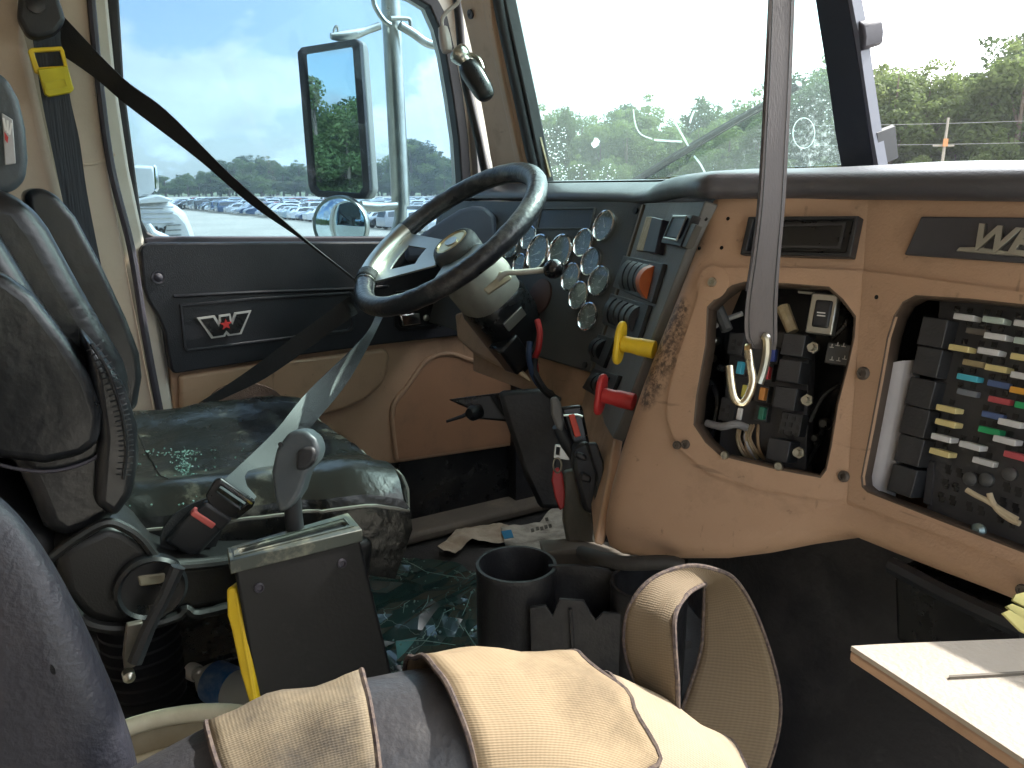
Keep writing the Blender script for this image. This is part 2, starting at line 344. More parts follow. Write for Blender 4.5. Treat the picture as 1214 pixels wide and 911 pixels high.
# ------------------------------------------------------------------ the lot outside
GZ = -3.5
def ground_mat():
    m = mat('lot_gravel', (.40, .36, .29), .9, vscale=.12, col2=(.30, .27, .22), vamt=.8, bump=.4, bscale=30, dust=.6, dcol=(.27, .25, .21), dscale=1.2)
    return m
def grass_mat(): return mat('verge_grass', (.10, .14, .04), .95, vscale=.3, col2=(.17, .16, .07), vamt=.8, dust=.4, dcol=(.2, .17, .09), dscale=3)
def sheet(name, pts, z, m):
    g = G(); g.add([V((x, y, z)) for x, y in pts], [tuple(range(len(pts)))])
    o = g.obj(name, m, loc=(0, 0, 0), smooth=False); o['kind'] = 'structure'; return o
sheet('ground', [(-3000, -3000), (3000, -3000), (3000, 3000), (-3000, 3000)], GZ, grass_mat())
sheet('gravel_lot', [(-420, -190), (40, -190), (40, 52), (-60, 66), (-420, 260)], GZ+.004, ground_mat())

ORD = []
# cars
def car_meshes(kind, colm, tag_):
    L, Wd = (4.5, .9) if kind == 'sedan' else (4.6, .93)
    if kind == 'sedan':
        st = [(-2.25, .35, .62, .62, .70, .70), (-2.2, .25, .85, .85, .82, .7), (-1.75, .2, .98, .98, .88, .70), (-1.2, .2, .95, 1.38, .9, .62), (-.4, .18, .93, 1.45, .9, .64), (.35, .18, .92, 1.42, .9, .64), (1.0, .18, .92, 1.0, .9, .66), (1.1, .2, .92, .93, .9, .72), (1.9, .22, .78, .78, .86, .74), (2.2, .28, .6, .6, .76, .7), (2.26, .35, .5, .5, .66, .6)]
    else:
        st = [(-2.3, .4, .75, .75, .74, .72), (-2.26, .3, 1.0, 1.02, .88, .74), (-2.05, .25, 1.06, 1.6, .92, .68), (-1.2, .25, 1.05, 1.72, .93, .72), (.2, .25, 1.03, 1.70, .93, .72), (.75, .25, 1.02, 1.4, .93, .70), (1.15, .25, 1.02, 1.08, .93, .76), (1.9, .28, .93, .93, .9, .78), (2.2, .32, .72, .72, .8, .74), (2.28, .42, .55, .55, .7, .66)]
    rows = []
    for x, zb, zl, zr, hw, hr in st:
        rows.append([V((x, -hw, zb)), V((x, -hw, (zb+zl)/2)), V((x, -hw*.985, zl)), V((x, -hr, zr)), V((x, -hr*.6, zr+.03)), V((x, hr*.6, zr+.03)), V((x, hr, zr)), V((x, hw*.985, zl)), V((x, hw, (zb+zl)/2)), V((x, hw, zb))])
    g = G(); g.grid(rows, closed=True)
    k = len(rows[0]); g.f.append(tuple(range(k))); g.f.append(tuple((len(rows)-1)*k+q for q in range(k-1, -1, -1)))
    me = mesh_only(g, 'body', colm, ang=30)
    return me
def car_glass(kind):
    g = G(); e = .012
    if kind == 'sedan':
        side = [(-1.42, .99), (-1.12, 1.30), (-.42, 1.38), (.33, 1.35), (.88, .99)]; hwb, hwt, zb, zt = .885, .66, .93, 1.45
        fr = [(1.0, .98), (.42, 1.38)]; rr = [(-1.68, 1.0), (-1.25, 1.36)]
    else:
        side = [(-1.95, 1.12), (-1.85, 1.52), (-1.1, 1.62), (.15, 1.60), (.62, 1.36), (.98, 1.10)]; hwb, hwt, zb, zt = .915, .715, 1.04, 1.7
        fr = [(1.1, 1.10), (.3, 1.64)]; rr = [(-2.24, 1.06), (-2.12, 1.56)]
    for sgn in (-1, 1):
        g.add([V((x, sgn*(lerp(hwb, hwt, (z-zb)/(zt-zb))+e), z)) for x, z in side], [tuple(range(len(side)))])
    for (x0, z0), (x1, z1) in (fr, rr):
        d = e*(1 if x0 > 0 else -1)*1.5
        g.add([V((x0+d, -.72, z0+.02)), V((x0+d, .72, z0+.02)), V((x1+d, .60, z1+.03)), V((x1+d, -.60, z1+.03))], [(0, 1, 2, 3)])
    return mesh_only(g, 'windows', MATS['car_glass'], smooth=False)
mat('car_glass', (.01, .013, .016), .06, spec=.9); mat('tyre', (.02, .02, .02), .8)
wg = G(); wg.lathe((0, 0, 0), (0, 1, 0), [(.16, -.1), (.31, -.1), (.33, -.06), (.33, .06), (.31, .1), (.16, .1)], 14)
wheel_me = mesh_only(wg, 'wheel', MATS['tyre'])
ccols = [('white', (.78, .78, .76)), ('silver', (.42, .43, .45)), ('dark grey', (.05, .055, .06)), ('blue', (.05, .085, .16)), ('black', (.012, .012, .014)), ('red', (.33, .02, .02)), ('pale blue', (.34, .40, .43)), ('white', (.72, .73, .74))]
cmeshes = {}
for nme, c in ccols:
    m = mat('car_paint_'+nme.replace(' ', '_'), c, .22, coat=1.0, vscale=3, vamt=.15)
    for kd in ('sedan', 'suv'): cmeshes[(nme, kd)] = car_meshes(kd, m, nme)
cgl = {kd: car_glass(kd) for kd in ('sedan', 'suv')}
def place_car(x, y, rz, colr, kd, label, group=None, detail=True):
    t = thing('parked_car', (x, y, GZ), label, 'car', group); t.rotation_euler = (0, 0, rz)
    I = Matrix.Identity(4)
    child('body', cmeshes[(colr, kd)], t); child('windows', cgl[kd], t); ORD.append(t)
    if detail:
        for sx in (-1.38, 1.42):
            for sy in (-.8, .8):
                child('wheel', wheel_me, t, Matrix.Translation((sx, sy, .33)))
    return t
A0, B0 = Z(236, 249, GZ), Z(585, 281, GZ); A0.z = B0.z = 0
rd = (B0-A0).normalized(); pd = V((-rd.y, rd.x, 0)); pd = pd if pd.dot(A0) > 0 else -pd
hd = math.atan2(pd.y, pd.x)
cw = ['white', 'silver', 'dark grey', 'silver', 'white', 'silver', 'pale blue', 'black', 'white', 'dark grey', 'silver', 'blue', 'white', 'red', 'silver', 'white']
ncar = 0; far_cars = []
rowd = 0
for r in range(60):
    rowd = r*7.2+(2.2 if r % 2 else 0)
    s = -40.0
    while s < 330 and ncar < 1250:
        p = A0+rd*(s+rnd.uniform(-.3, .3))+pd*(rowd+rnd.uniform(-.4, .4))
        s += 2.85
        f = CF.copy(); f.z = 0; f.normalize(); u = p.dot(CR)/p.dot(f)*math.cos(PITCH)
        px = 607+u*FP
        if px < 232 or px > 600: continue
        if rnd.random() < .06: continue
        cname = rnd.choice(cw); kd = rnd.choice(('sedan', 'sedan', 'suv'))
        dist = p.length
        if dist > 395: continue
        if ncar >= 285:
            far_cars.append((p.copy(), hd+rnd.uniform(-.03, .03), rnd.random())); ncar += 1; continue
        seg_ = 'left of the wing mirror' if px < 355 else 'behind the mirrors' if px < 440 else 'right of the mirror pole'
        rn_ = ('front', 'second', 'third', 'fourth', 'fifth', 'sixth', 'seventh', 'eighth', 'ninth', 'tenth', 'last')[min(r, 10)]
        lab = f"{cname} {'tall car' if kd=='suv' else 'saloon'} @ in the {rn_} row, {seg_}"
        place_car(p.x, p.y, hd+(math.pi if rnd.random() < .5 else 0)+rnd.uniform(-.03, .03), cname, kd, lab, f"{cname} {'tall cars' if kd=='suv' else 'saloons'} in the {rn_} row of the lot {seg_}", detail=dist < 100)
        ncar += 1
if far_cars:          # past the first 285 the rows run on as one mass of cars
    g1 = G(); g2 = G(); g3 = G()
    for p, h_, c_ in far_cars:
        g = (g1 if c_ < .5 else g2 if c_ < .8 else g3); M_ = Matrix.Rotation(h_, 4, 'Z'); q0 = V((p.x, p.y, GZ))
        for (x0, x1, y_, z0, z1, tx) in ((-2.2, 2.2, .88, .25, .85, .0), (-1.5, 1.0, .80, .85, 1.42, .45)):
            b_ = [V((x, y, z0)) for x, y in ((x0, -y_), (x1, -y_), (x1, y_), (x0, y_))]+[V((x, y*.82, z1)) for x, y in ((x0+tx, -y_), (x1-tx, -y_), (x1-tx, y_), (x0+tx, y_))]
            g.add([q0+(M_ @ v) for v in b_], [(4, 5, 6, 7), (0, 1, 5, 4), (1, 2, 6, 5), (2, 3, 7, 6), (3, 0, 4, 7)])
    for g, mm_, cn in ((g1, 'car_paint_white', 'white'), (g2, 'car_paint_dark_grey', 'dark'), (g3, 'car_paint_silver', 'silver')):
        if g.v: tag(g.obj('distant_cars', MATS[mm_], smooth=False, loc=(0, 0, GZ)), f'mass of {cn} cars in the far rows of the lot below the tree line', 'cars', kind='stuff')
p = Z(229, 248, GZ); place_car(p.x, p.y, math.atan2(p.y, p.x), 'white', 'suv', 'white car seen from behind standing alone at the left end of the car rows')
p = Z(219, 247.4, GZ); place_car(p.x, p.y, math.atan2(p.y, p.x)+.4, 'blue', 'sedan', 'dark blue car next to the lone white car, farthest left in the lot')

# trees
def leaf_mat(name, c1, c2, tr=.35):
    m = bpy.data.materials.new(name); m.use_nodes = True; t = m.node_tree; b = t.nodes['Principled BSDF']
    oi = t.nodes.new('ShaderNodeObjectInfo'); tc = t.nodes.new('ShaderNodeTexCoord')
    n1 = N(t, 'ShaderNodeTexNoise', Scale=.9, Detail=5); t.links.new(tc.outputs['Object'], n1.inputs['Vector'])
    mx = t.nodes.new('ShaderNodeMixRGB'); mx.inputs[1].default_value = (*c1, 1); mx.inputs[2].default_value = (*c2, 1)
    f = math_node(t, 'ADD', math_node(t, 'MULTIPLY', n1.outputs['Fac'], .9), math_node(t, 'MULTIPLY_ADD', oi.outputs['Random'], .6, -.3))
    t.links.new(f, mx.inputs['Fac']); t.links.new(mx.outputs[0], b.inputs['Base Color']); b.inputs['Roughness'].default_value = .6; b.inputs['Specular IOR Level'].default_value = .25
    tl = t.nodes.new('ShaderNodeBsdfTranslucent'); t.links.new(mx.outputs[0], tl.inputs[0])
    ms = t.nodes.new('ShaderNodeMixShader'); ms.inputs[0].default_value = tr
    t.links.new(b.outputs[0], ms.inputs[1]); t.links.new(tl.outputs[0], ms.inputs[2]); t.links.new(ms.outputs[0], t.nodes['Material Output'].inputs[0])
    return m
lf1 = leaf_mat('broad_leaves', (.095, .145, .05), (.215, .26, .09), .6)
lf2 = leaf_mat('pine_needles', (.04, .075, .03), (.11, .15, .055), .45)
bark = mat('bark', (.16, .12, .09), .9, vscale=4)
def crown_mesh(seed, kind, leafm, H=10.0, nleaf=7000):
    r = random.Random(seed); g = G(); blobs = []
    nb = r.randint(11, 16)
    for i in range(nb):
        t = (i+.5)/nb
        if kind == 'round': zc_, rad = H*(.16+.72*t), H*.30*(math.sin(math.pi*min(1, .22+.78*t*.93)))**.6
        else: zc_, rad = H*(.22+.70*t), H*.17*(1.15-t*.75)
        a = r.uniform(0, math.tau); q = rad*r.uniform(.25, .8)
        blobs.append((V((math.cos(a)*q, math.sin(a)*q, zc_)), H*r.uniform(.085, .15)))
    # extra small clumps make the outline uneven
    for i in range(26):
        c, b = r.choice(blobs[:nb]); d = V((r.gauss(0, 1), r.gauss(0, 1), r.gauss(.2, .8))).normalized(); blobs.append((c+d*b*r.uniform(.8, 1.25), b*r.uniform(.28, .5)))
    wts = [b**2 for c, b in blobs]; vs = []; fs = []
    for i in range(nleaf):
        c, b = r.choices(blobs, wts)[0]
        d = V((r.gauss(0, 1), r.gauss(0, 1), r.gauss(0, 1))).normalized(); p = c+V((d.x, d.y, d.z*.75))*b*(r.random()**.25)
        n = (d+V((r.gauss(0, .6), r.gauss(0, .6), r.gauss(.3, .6)))).normalized(); u = n.orthogonal().normalized()
        a = r.uniform(0, math.tau); u = u*math.cos(a)+n.cross(u)*math.sin(a); v = n.cross(u); s = H*r.uniform(.006, .0135)
        k = len(vs); vs += [p-u*s*1.3, p-v*s*.7, p+u*s*1.3, p+v*s*.7]; fs.append((k, k+1, k+2, k+3))
    me = bpy.data.meshes.new('crown'); me.from_pydata(vs, [], fs); me.materials.append(leafm)
    tg = G(); tg.tube([V((0, 0, -.2)), V((.05, .03, H*.3)), V((-.08, .02, H*.6)), V((0, 0, H*.9))], [H*.024, H*.018, H*.011, .02], 7)
    for i in range(7):
        c, b = blobs[r.randrange(nb)]; z0 = max(H*.15, c.z-H*.22); tg.tube([V((0, 0, z0)), lerp(V((0, 0, z0)), c, .5)+V((0, 0, -.1)), c], [H*.010, H*.007, H*.002], 5)
    return me, mesh_only(tg, 'trunk', bark)
tmesh = [crown_mesh(11+i, 'round', lf1, nleaf=9000) for i in range(4)]+[crown_mesh(31+i, 'tall', lf2, nleaf=6500) for i in range(3)]
def tree(x, y, h, k, label, group, wd=1.0):
    t = thing('pine_tree' if k > 3 else 'leafy_tree', (x, y, GZ), label, 'tree', group)
    s = h/10; t.scale = (wd*s*rnd.uniform(.9, 1.15), wd*s*rnd.uniform(.9, 1.15), s); t.rotation_euler = (0, 0, rnd.uniform(0, 6.28))
    child('crown', tmesh[k][0], t); child('trunk', tmesh[k][1], t); ORD.append(t)
FH = V((CF.x, CF.y, 0)).normalized()
def at_px(px, d): # ground point seen at column px, d metres away along the view
    u = (px-607)/FP*math.cos(PITCH)
    v = (FH+CR*u).normalized()*d; return v.x, v.y
import bisect
def top_interp(px, tab):
    for (a, b), (c, d) in zip(tab, tab[1:]):
        if a <= px <= c: return b+(d-b)*(px-a)/(c-a)
    return tab[0][1] if px < tab[0][0] else tab[-1][1]
tabL = [(-60, 190), (150, 214), (200, 214), (240, 206), (285, 194), (310, 190), (345, 200), (400, 205), (440, 204), (470, 190), (480, 172), (505, 178), (520, 192), (560, 184), (590, 180)]
tabR = [(590, 150), (640, 150), (665, 128), (690, 132), (700, 150), (725, 136), (755, 130), (785, 152), (830, 132), (860, 136), (930, 110), (990, 98), (1040, 86), (1080, 84), (1120, 100), (1150, 92), (1180, 68), (1214, 74), (1400, 80)]
for row in range(3):
    px = -90.0+row*7
    while px < 600:
        d = 410+row*30+rnd.uniform(-4, 4); yt = top_interp(px, tabL)+rnd.uniform(-2, 6)+row*1.5
        h = (226-yt)/FP*d*1.12+abs(GZ); k = rnd.choice((0, 1, 2, 3, 0, 1, 2, 3, 4, 5, 6))
        x, y = at_px(px, d); wh_ = 'left of the parked cars' if px < 215 else 'above the shoulder belt' if px < 350 else 'behind the wing mirror' if px < 445 else 'right of the mirror pole'
        rw = ('front', 'middle', 'back')[row]; kk = "narrow pine" if k > 3 else "round leafy tree"
        tree(x, y, h, k, f"{kk}@, {rw} row of far trees, {wh_}", f"{kk}s in the {rw} row of the far tree line {wh_}", 1.35)
        px += rnd.uniform(15, 22)
for row in range(3):
    px = 600.0+row*11
    while px < 1420:
        d = 84+row*7+rnd.uniform(-2, 2); yt = top_interp(px, tabR)+(8 if px > 1010 else -3)+rnd.uniform(-1, 9)+(0 if row else rnd.uniform(0, 14))
        h = (226-yt)/FP*d*1.0+abs(GZ); k = rnd.choice((0, 1, 2, 3, 0, 1, 2, 3, 5)); x, y = at_px(px, d)
        side = 'beside the tan windshield pillar' if px < 700 else 'above the gauges' if px < 800 else 'behind the wiper' if px < 900 else 'behind the hanging strap' if px < 1000 else 'just right of the centre post' if px < 1100 else 'behind the utility pole' if px < 1160 else 'at the right edge'
        rw = ('front', 'middle', 'back')[row]; kk = "narrow pine" if k > 3 else "pale leafy tree"
        tree(x, y, h, k, f"{kk}@, {rw} row of near wood, {side}", f"{kk}s in the {rw} row of the near wood {side}")
        px += rnd.uniform(30, 44)
px = -60
while px < 600:        # undergrowth filling the foot of the far tree line
    x, y = at_px(px, 402+rnd.uniform(-6, 6)); k = rnd.randrange(4)
    tree(x, y, rnd.uniform(8, 11), k, f"low bushy tree@ in front of the far trees, {'above the belt' if px < 350 else 'beside the mirror pole'}", f"low bushy trees in front of the far tree line {'above the belt' if px < 350 else 'beside the mirror pole'}", 2.0); px += rnd.uniform(10, 15)
px = 600
while px < 1420:       # low shrubs at the wood's edge
    x, y = at_px(px, 80+rnd.uniform(-2, 2)); k = rnd.randrange(4)
    tree(x, y, rnd.uniform(6.0, 7.5), k, f"low shrubby tree@ at the wood's edge {'behind the windshield glass' if px < 990 else 'right of the centre post'}", f"low trees along the wood's edge {'behind the glass' if px < 990 else 'right of the post'}"); px += rnd.uniform(24, 34)
for i in range(76):    # the wood goes on round the lot, seen only in the truck's mirrors
    a = R_(195+i*2.66); d = rnd.uniform(72, 82)
    x, y = math.cos(a)*d, math.sin(a)*d
    tree(x, y, rnd.uniform(11.5, 15.5), rnd.randrange(7), 'tree@ of the wood reflected in the wing mirror', 'trees of the wood behind the truck', 1.2)
mat('wire_grey', (.5, .5, .5), .5)
for i in range(14):    # thicker part of that wood straight behind the truck
    a = R_(252+i*2.2); x, y = math.cos(a)*68, math.sin(a)*68
    tree(x, y, 12.5+2.2*math.sin(i*1.7), (0, 2, 1, 3)[i % 4], 'big leafy tree@ of the wood reflected in the wing mirror', 'big trees of the wood behind the truck', 1.15)
words_ = 'first second third fourth fifth sixth seventh eighth ninth tenth eleventh twelfth'.split()
by = {}
for o in ORD: by.setdefault(o['label'], []).append(o)
for lab, os_ in by.items():
    if len(lab.split()) > 13 and 'row of ' in lab: lab = lab.replace('row of ', 'row, ').replace('narrow ', '').replace('round ', '').replace('pale ', '')
    if '@' not in lab: continue
    os_.sort(key=lambda o: -math.atan2(o.location.y, o.location.x) % math.tau)
    for i, o in enumerate(os_): o['label'] = lab.replace('@', '') if len(os_) < 2 else (words_[i] if i < 12 else str(i+1)+('st' if i % 10 == 0 else 'nd' if i % 10 == 1 else 'rd' if i % 10 == 2 else 'th'))+' '+lab.replace('@', ' from left' if 'reflected' not in lab else ' from right')
# utility pole with its orange sign
x, y = at_px(1112, 62)
t = thing('utility_pole', (x, y, GZ), 'pale utility pole with an orange marker standing before the trees at right', 'utility pole')
h = (226-157)/FP*62-GZ
g = G(); g.tube([V((x, y, GZ)), V((x+.1, y, GZ+h))], [.12, .08], 10); g.obj('pole', mat('pole_wood', (.36, .33, .28), .85, vscale=2), t)
g = G(); c = V((x, y, 0))+V((0, 0, (226-181)/FP*62)); n = -FH
g.box(c+n*.22, (.32, .05, .5), frame((0, 0, 0), CR, FH, (0, 0, 1))); g.obj('marker_board', mat('orange_board', (.55, .25, .10), .6), t)
g = G(); g.box(V((x, y, GZ+h*.78)), (1.4, .1, .1), frame((0, 0, 0), CR, FH, (0, 0, 1))); g.obj('cross_arm', MATS['pole_wood'], t)
for k, (ya, yb) in enumerate(((161, 160), (181, 181))):
    g = G(); pts = []
    for q in range(9):
        xx, yy = at_px(960+q*60, 62); pts.append(V((xx, yy, (226-ya)/FP*62-.12*math.sin(math.pi*q/8))))
    g.tube(pts, .011, 5); tag(g.obj('overhead_wire', MATS['wire_grey']), ('upper' if k == 0 else 'lower')+' overhead wire running past the utility pole before the trees', 'wire')

# the white truck standing alongside
TX = -5.2
t = thing('parked_truck', X(180, 300, TX)*1.0, 'white truck parked alongside, its hood seen in the lower left of the driver window', 'truck')
def xs(pts, x): return [X(a, b, x) for a, b in pts]
wt = mat('white_truck_paint', (.50, .50, .48), .35, coat=.4, vscale=2, vamt=.3)
g = G(); g.prism(xs([(60, 1100), (60, 240), (172, 238), (196, 238), (212, 243), (222, 254), (229, 270), (236, 292), (246, 340), (250, 1100)], TX), (-1.7, 0, 0)); g.obj('hood', wt, t, bevel=.05)
g = G(); g.prism(xs([(60, 240), (60, 196), (150, 196), (182, 197), (184, 204), (186, 224), (180, 230), (150, 240)], TX-.05), (-1.9, 0, 0)); g.obj('cab', wt, t, bevel=.05)
g = G(); g.prism(xs([(150, 239), (188, 231), (206, 237), (196, 240), (150, 243)], TX+.03), (-1.8, 0, 0)); g.obj('cowl', wt, t, bevel=.02)
g = G()
for yy in (246, 252, 258, 264): g.box(X(180, yy, TX+.004), (.010, .24, .008))
g.obj('hood_crease', MATS['car_paint_silver'], t)
g = G(); g.tube(xs([(182, 197), (184.5, 199), (186, 224), (184, 226)], TX+.06), .012, 6); g.obj('grab_rail', chrome, t)
g = G()
W = [(-1, 1), (-.62, 1), (-.45, -.1), (-.2, .55), (.2, .55), (.45, -.1), (.62, 1), (1, 1), (.6, -1), (.3, -1), (0, -.1), (-.3, -1), (-.6, -1)]
c = X(191, 272.5, TX+.012); g.prism([c+V((0, a*.032, b*.02)) for a, b in W], (-.01, 0, 0)); g.obj('emblem', black_sm, t)
g = G()
for yy in (267, 273, 279): g.box(X(206, yy, TX+.01), (.01, .085, .004))
g.obj('lettering_line', black_sm, t)
g = G(); g.tube(xs([(176, 266), (182, 276), (200, 284), (206, 287)], TX+.05), [.012, .02, .02, .012], 8); g.obj('chrome_handle', white_pl, t)
g = G(); g.lathe(V((TX-.2, X(150, 300, TX).y-1, GZ+.5)), (1, 0, 0), [(.2, -.15), (.48, -.15), (.5, -.1), (.5, .1), (.48, .15), (.2, .15)], 24); g.obj('wheel', MATS['tyre'], t)
# ------------------------------------------------------------------ the cab shell
DX = -1.79
FLZ = -.88
def struct(o): o['kind'] = 'structure'; return o
g = G(); g.box((-.78, .35, FLZ-.03), (2.06, 2.3, .06)); struct(g.obj('floor', carpet))
# rear wall and roof
g = G(); g.box((-.78, -.62, -.2), (2.06, .04, 1.7)); struct(g.obj('rear_wall', pillar_tan))
g = G(); g.prism([V((-1.84, -.66, .62)), V((-1.84, -.66, .78)), V((-1.84, .7, .78)), V((-1.84, .93, .66)), V((-1.84, .93, .58)), V((-1.84, .85, .62))], (2.11, 0, 0)); struct(g.obj('roof', pillar_tan, bevel=.02))
g = G(); g.box((.27, -.42, -.1), (.05, .44, 1.4)); struct(g.obj('right_quarter_wall', pillar_tan))
g = G(); g.box((.27, .95, -.45), (.05, .56, .92)); struct(g.obj('right_kick_wall', carpet2))
g = G(); g.box((.27, .1, .50), (.05, 1.5, .24)); struct(g.obj('door_header', pillar_tan))
g = G(); g.box((-1.83, -.36, -.1), (.04, .56, 1.5)); struct(g.obj('left_quarter_wall', pillar_tan))
g = G(); g.box((-1.80, .10, .545), (.05, 1.5, .13)); struct(g.obj('left_roof_rail', pillar_tan))
# firewall
g = G(); g.box((-.78, 1.24, -.45), (2.06, .04, .94)); struct(g.obj('firewall', carpet2))

# left wall behind the door: painted jamb and tan pillar cover
jl = [(104, -60), (112, 0), (124, 100), (140, 200), (160, 297), (177, 396), (196, 502), (205, 560), (208, 600), (214, 680)]
t = thing('door_pillar', X(100, 600, DX), 'tan padded pillar cover behind the driver door, left of the window', 'pillar')
pts = [(-80, -80), (96, -80), (105, 0), (114, 100), (128, 200), (146, 297), (165, 396), (186, 502), (196, 560), (205, 680), (-80, 680)]
g = G(); g.prism(xs(pts, DX+.05), (-.06, 0, 0)); g.obj('pillar_cover', pillar_tan, t, bevel=.012, seg=3)
g = G(); cp = [(22, -40), (26, 30), (34, 60), (60, 180), (100, 330), (150, 520), (190, 700), (-60, 700), (-60, -40)]
g.prism(xs(cp, DX+.085), (-.05, 0, 0)); g.obj('lower_cover', pillar_tan, t, bevel=.02, seg=4)
g = G(); g.tube(smooth_path(xs([(100, 196), (118, 193), (131, 186), (136, 183)], DX+.052), 4), [.003]*13, 6); g.obj('crease', pillar_tan, t)
g = G(); g.tube(smooth_path(xs([(104, -50), (108, 0), (118, 100), (132, 200), (156, 297), (172, 396), (192, 502), (199, 545), (206, 640)], DX+.055), 5), .0075, 8)
tag(g.obj('door_seal', seal_pu), 'faded rubber door seal running down beside the tan pillar', 'door seal')
g = G(); g.prism(xs([(100, -80), (120, -80), (128, 0), (138, 100), (153, 200), (172, 290), (190, 396), (208, 500), (212, 560), (215, 680), (196, 680), (186, 502), (165, 396), (146, 297), (128, 200), (114, 100), (105, 0)], DX+.02), (-.08, 0, 0))
tag(g.obj('door_jamb', cream, bevel=.006), 'cream painted metal door jamb between seal and window frame', 'door jamb')

# ------------------------------------------------------------------ driver door
door = thing('driver_door', X(400, 640, DX), 'driver door with black upper panel, tan lower trim and large window', 'door')
sk = [(118, -130), (556, -130), (572, 100), (590, 250), (640, 330), (690, 660), (214, 660), (208, 500), (172, 290), (153, 200), (138, 100), (128, 0)]
win = [(138, -90), (140, -60), (141, 0), (147, 100), (160, 200), (168, 262), (176, 276), (190, 283), (300, 283.5), (440, 283), (540, 283), (548, 270), (547, 211), (544, 165), (537, 115), (529, 66), (521, 33), (510, 8), (492, -3), (470, -9), (440, -14), (400, -30), (360, -90)]
g = G(); g.prism(xs(sk, DX), (-.05, 0, 0), holes=[xs(win, DX)]); g.obj('door_skin', cream, door)
wout = [(122, -100), (124, -60), (127, 0), (136, 100), (151, 200), (158, 262), (163, 284), (180, 289), (300, 289), (440, 289), (552, 289), (561, 274), (559, 211), (556, 165), (549, 109), (539, 56), (531, 20), (518, -4), (498, -16), (470, -22), (445, -26), (410, -42), (372, -100)]
g = G(); g.prism(xs(wout, DX+.012), (-.035, 0, 0), holes=[xs(win, DX+.012)]); g.obj('window_rubber', rubber, door, bevel=.004)
g = G(); g.prism(xs(win, DX-.03), (-.004, 0, 0)); g.obj('window_glass', win_glass, door, smooth=False)
g = G(); g.prism(xs([(172, 283), (185, 281), (300, 281), (455, 281), (560, 281), (560, 289), (172, 289)], DX+.02), (-.03, 0, 0)); g.obj('sill_strip', seal_pu, door, bevel=.003)
up = [(166, 300), (169, 292), (178, 288), (300, 287.5), (440, 287), (600, 287), (600, 392), (540, 399), (450, 409), (300, 429), (207, 443.5), (203, 440), (199, 420), (196, 396), (188, 377), (176, 358), (170, 340)]
g = G(); g.prism(xs(up, DX+.045), (-.045, 0, 0)); g.obj('upper_panel', door_black, door, bevel=.006, seg=3)
rc = [(213, 361), (300, 353), (415, 346), (421, 352), (421, 388), (415, 394), (300, 408), (222, 418), (218, 414)]
rci = [(216, 364), (300, 356.5), (413, 349.5), (417, 353), (417, 386), (412, 391), (300, 404.5), (223, 414.5), (221, 411)]
g = G(); g.prism(xs(rc, DX+.05), (-.012, 0, 0), holes=[xs(rci, DX+.05)]); g.obj('recess_frame', door_black, door, bevel=.0015)
g = G(); g.prism(xs([(205, 350), (300, 345), (440, 340), (462, 338), (462, 342), (440, 344), (300, 349), (206, 354)], DX+.05), (-.01, 0, 0)); g.obj('armrest_line', door_black, door, bevel=.003)
# latch recess and chrome handle
lo = [(470, 346), (524, 341), (529, 346), (528, 382), (523, 388), (474, 393), (469, 388)]
li = [(473, 350), (521, 345.5), (525, 350), (524, 380), (520, 384), (476, 389), (473, 385)]
g = G(); g.prism(xs(lo, DX+.052), (-.012, 0, 0), holes=[xs(li, DX+.052)]); lr = g.obj('latch_recess', black_sm, door, bevel=.002)
g = G(); g.prism(xs([(474, 374), (498, 371), (500, 384), (478, 387)], DX+.066), (-.012, 0, 0)); g.obj('latch_lever', chrome, lr, bevel=.003)
g = G(); g.prism(xs(li, DX+.047), (-.004, 0, 0)); g.obj('latch_well', black_sm, door)
g = G(); g.lathe(X(505, 377, DX+.047), (1, 0, 0), [(.008, 0), (.008, .004), (.005, .006), (0, .006)], 14); g.obj('screw', steel, door)
g = G(); g.lathe(X(187.5, 329, DX+.045), (1, 0, 0), [(.013, 0), (.013, .003), (.009, .002), (.006, .005), (0, .006)], 16); g.obj('screw', seal_pu, door)
# winged W emblem with a red star
ec = X(267, 385.5, DX+.05); s_ = .053; skew = .06
def em(pts, k=1.0, off=0.0): return [ec+V((off, a*s_*k, b*s_*.42*k+a*s_*skew)) for a, b in pts]
Wp = [(-.94, .90), (-.46, .90), (-.27, -.05), (-.16, .45), (-.16, .86), (.16, .86), (.16, .45), (.27, -.05), (.46, .90), (.94, .90), (.52, -.90), (.13, -.90), (0, -.50), (-.13, -.90), (-.52, -.90)]
Wo = [(-1.06, 1.08), (-.38, 1.08), (-.26, .45), (-.22, 1.04), (.22, 1.04), (.26, .45), (.38, 1.08), (1.06, 1.08), (.59, -1.08), (.06, -1.08), (0, -.85), (-.06, -1.08), (-.59, -1.08)]
g = G(); g.prism(em(Wo), (.004, 0, 0)); e1 = g.obj('emblem', mat('polished_trim', (.75, .75, .74), .3, .6), door)
g = G(); g.prism(em(Wp, 1, .004), (.002, 0, 0)); g.obj('emblem_letter', black_sm, e1)
star = []
for k in range(10):
    a = R_(90+36*k); rr = .24 if k % 2 == 0 else .10; star.append((math.cos(a)*rr/1.0, math.sin(a)*rr*2.3+.1))
g = G(); g.prism(em(star, 1, .006), (.003, 0, 0)); g.obj('emblem_star', red, e1)
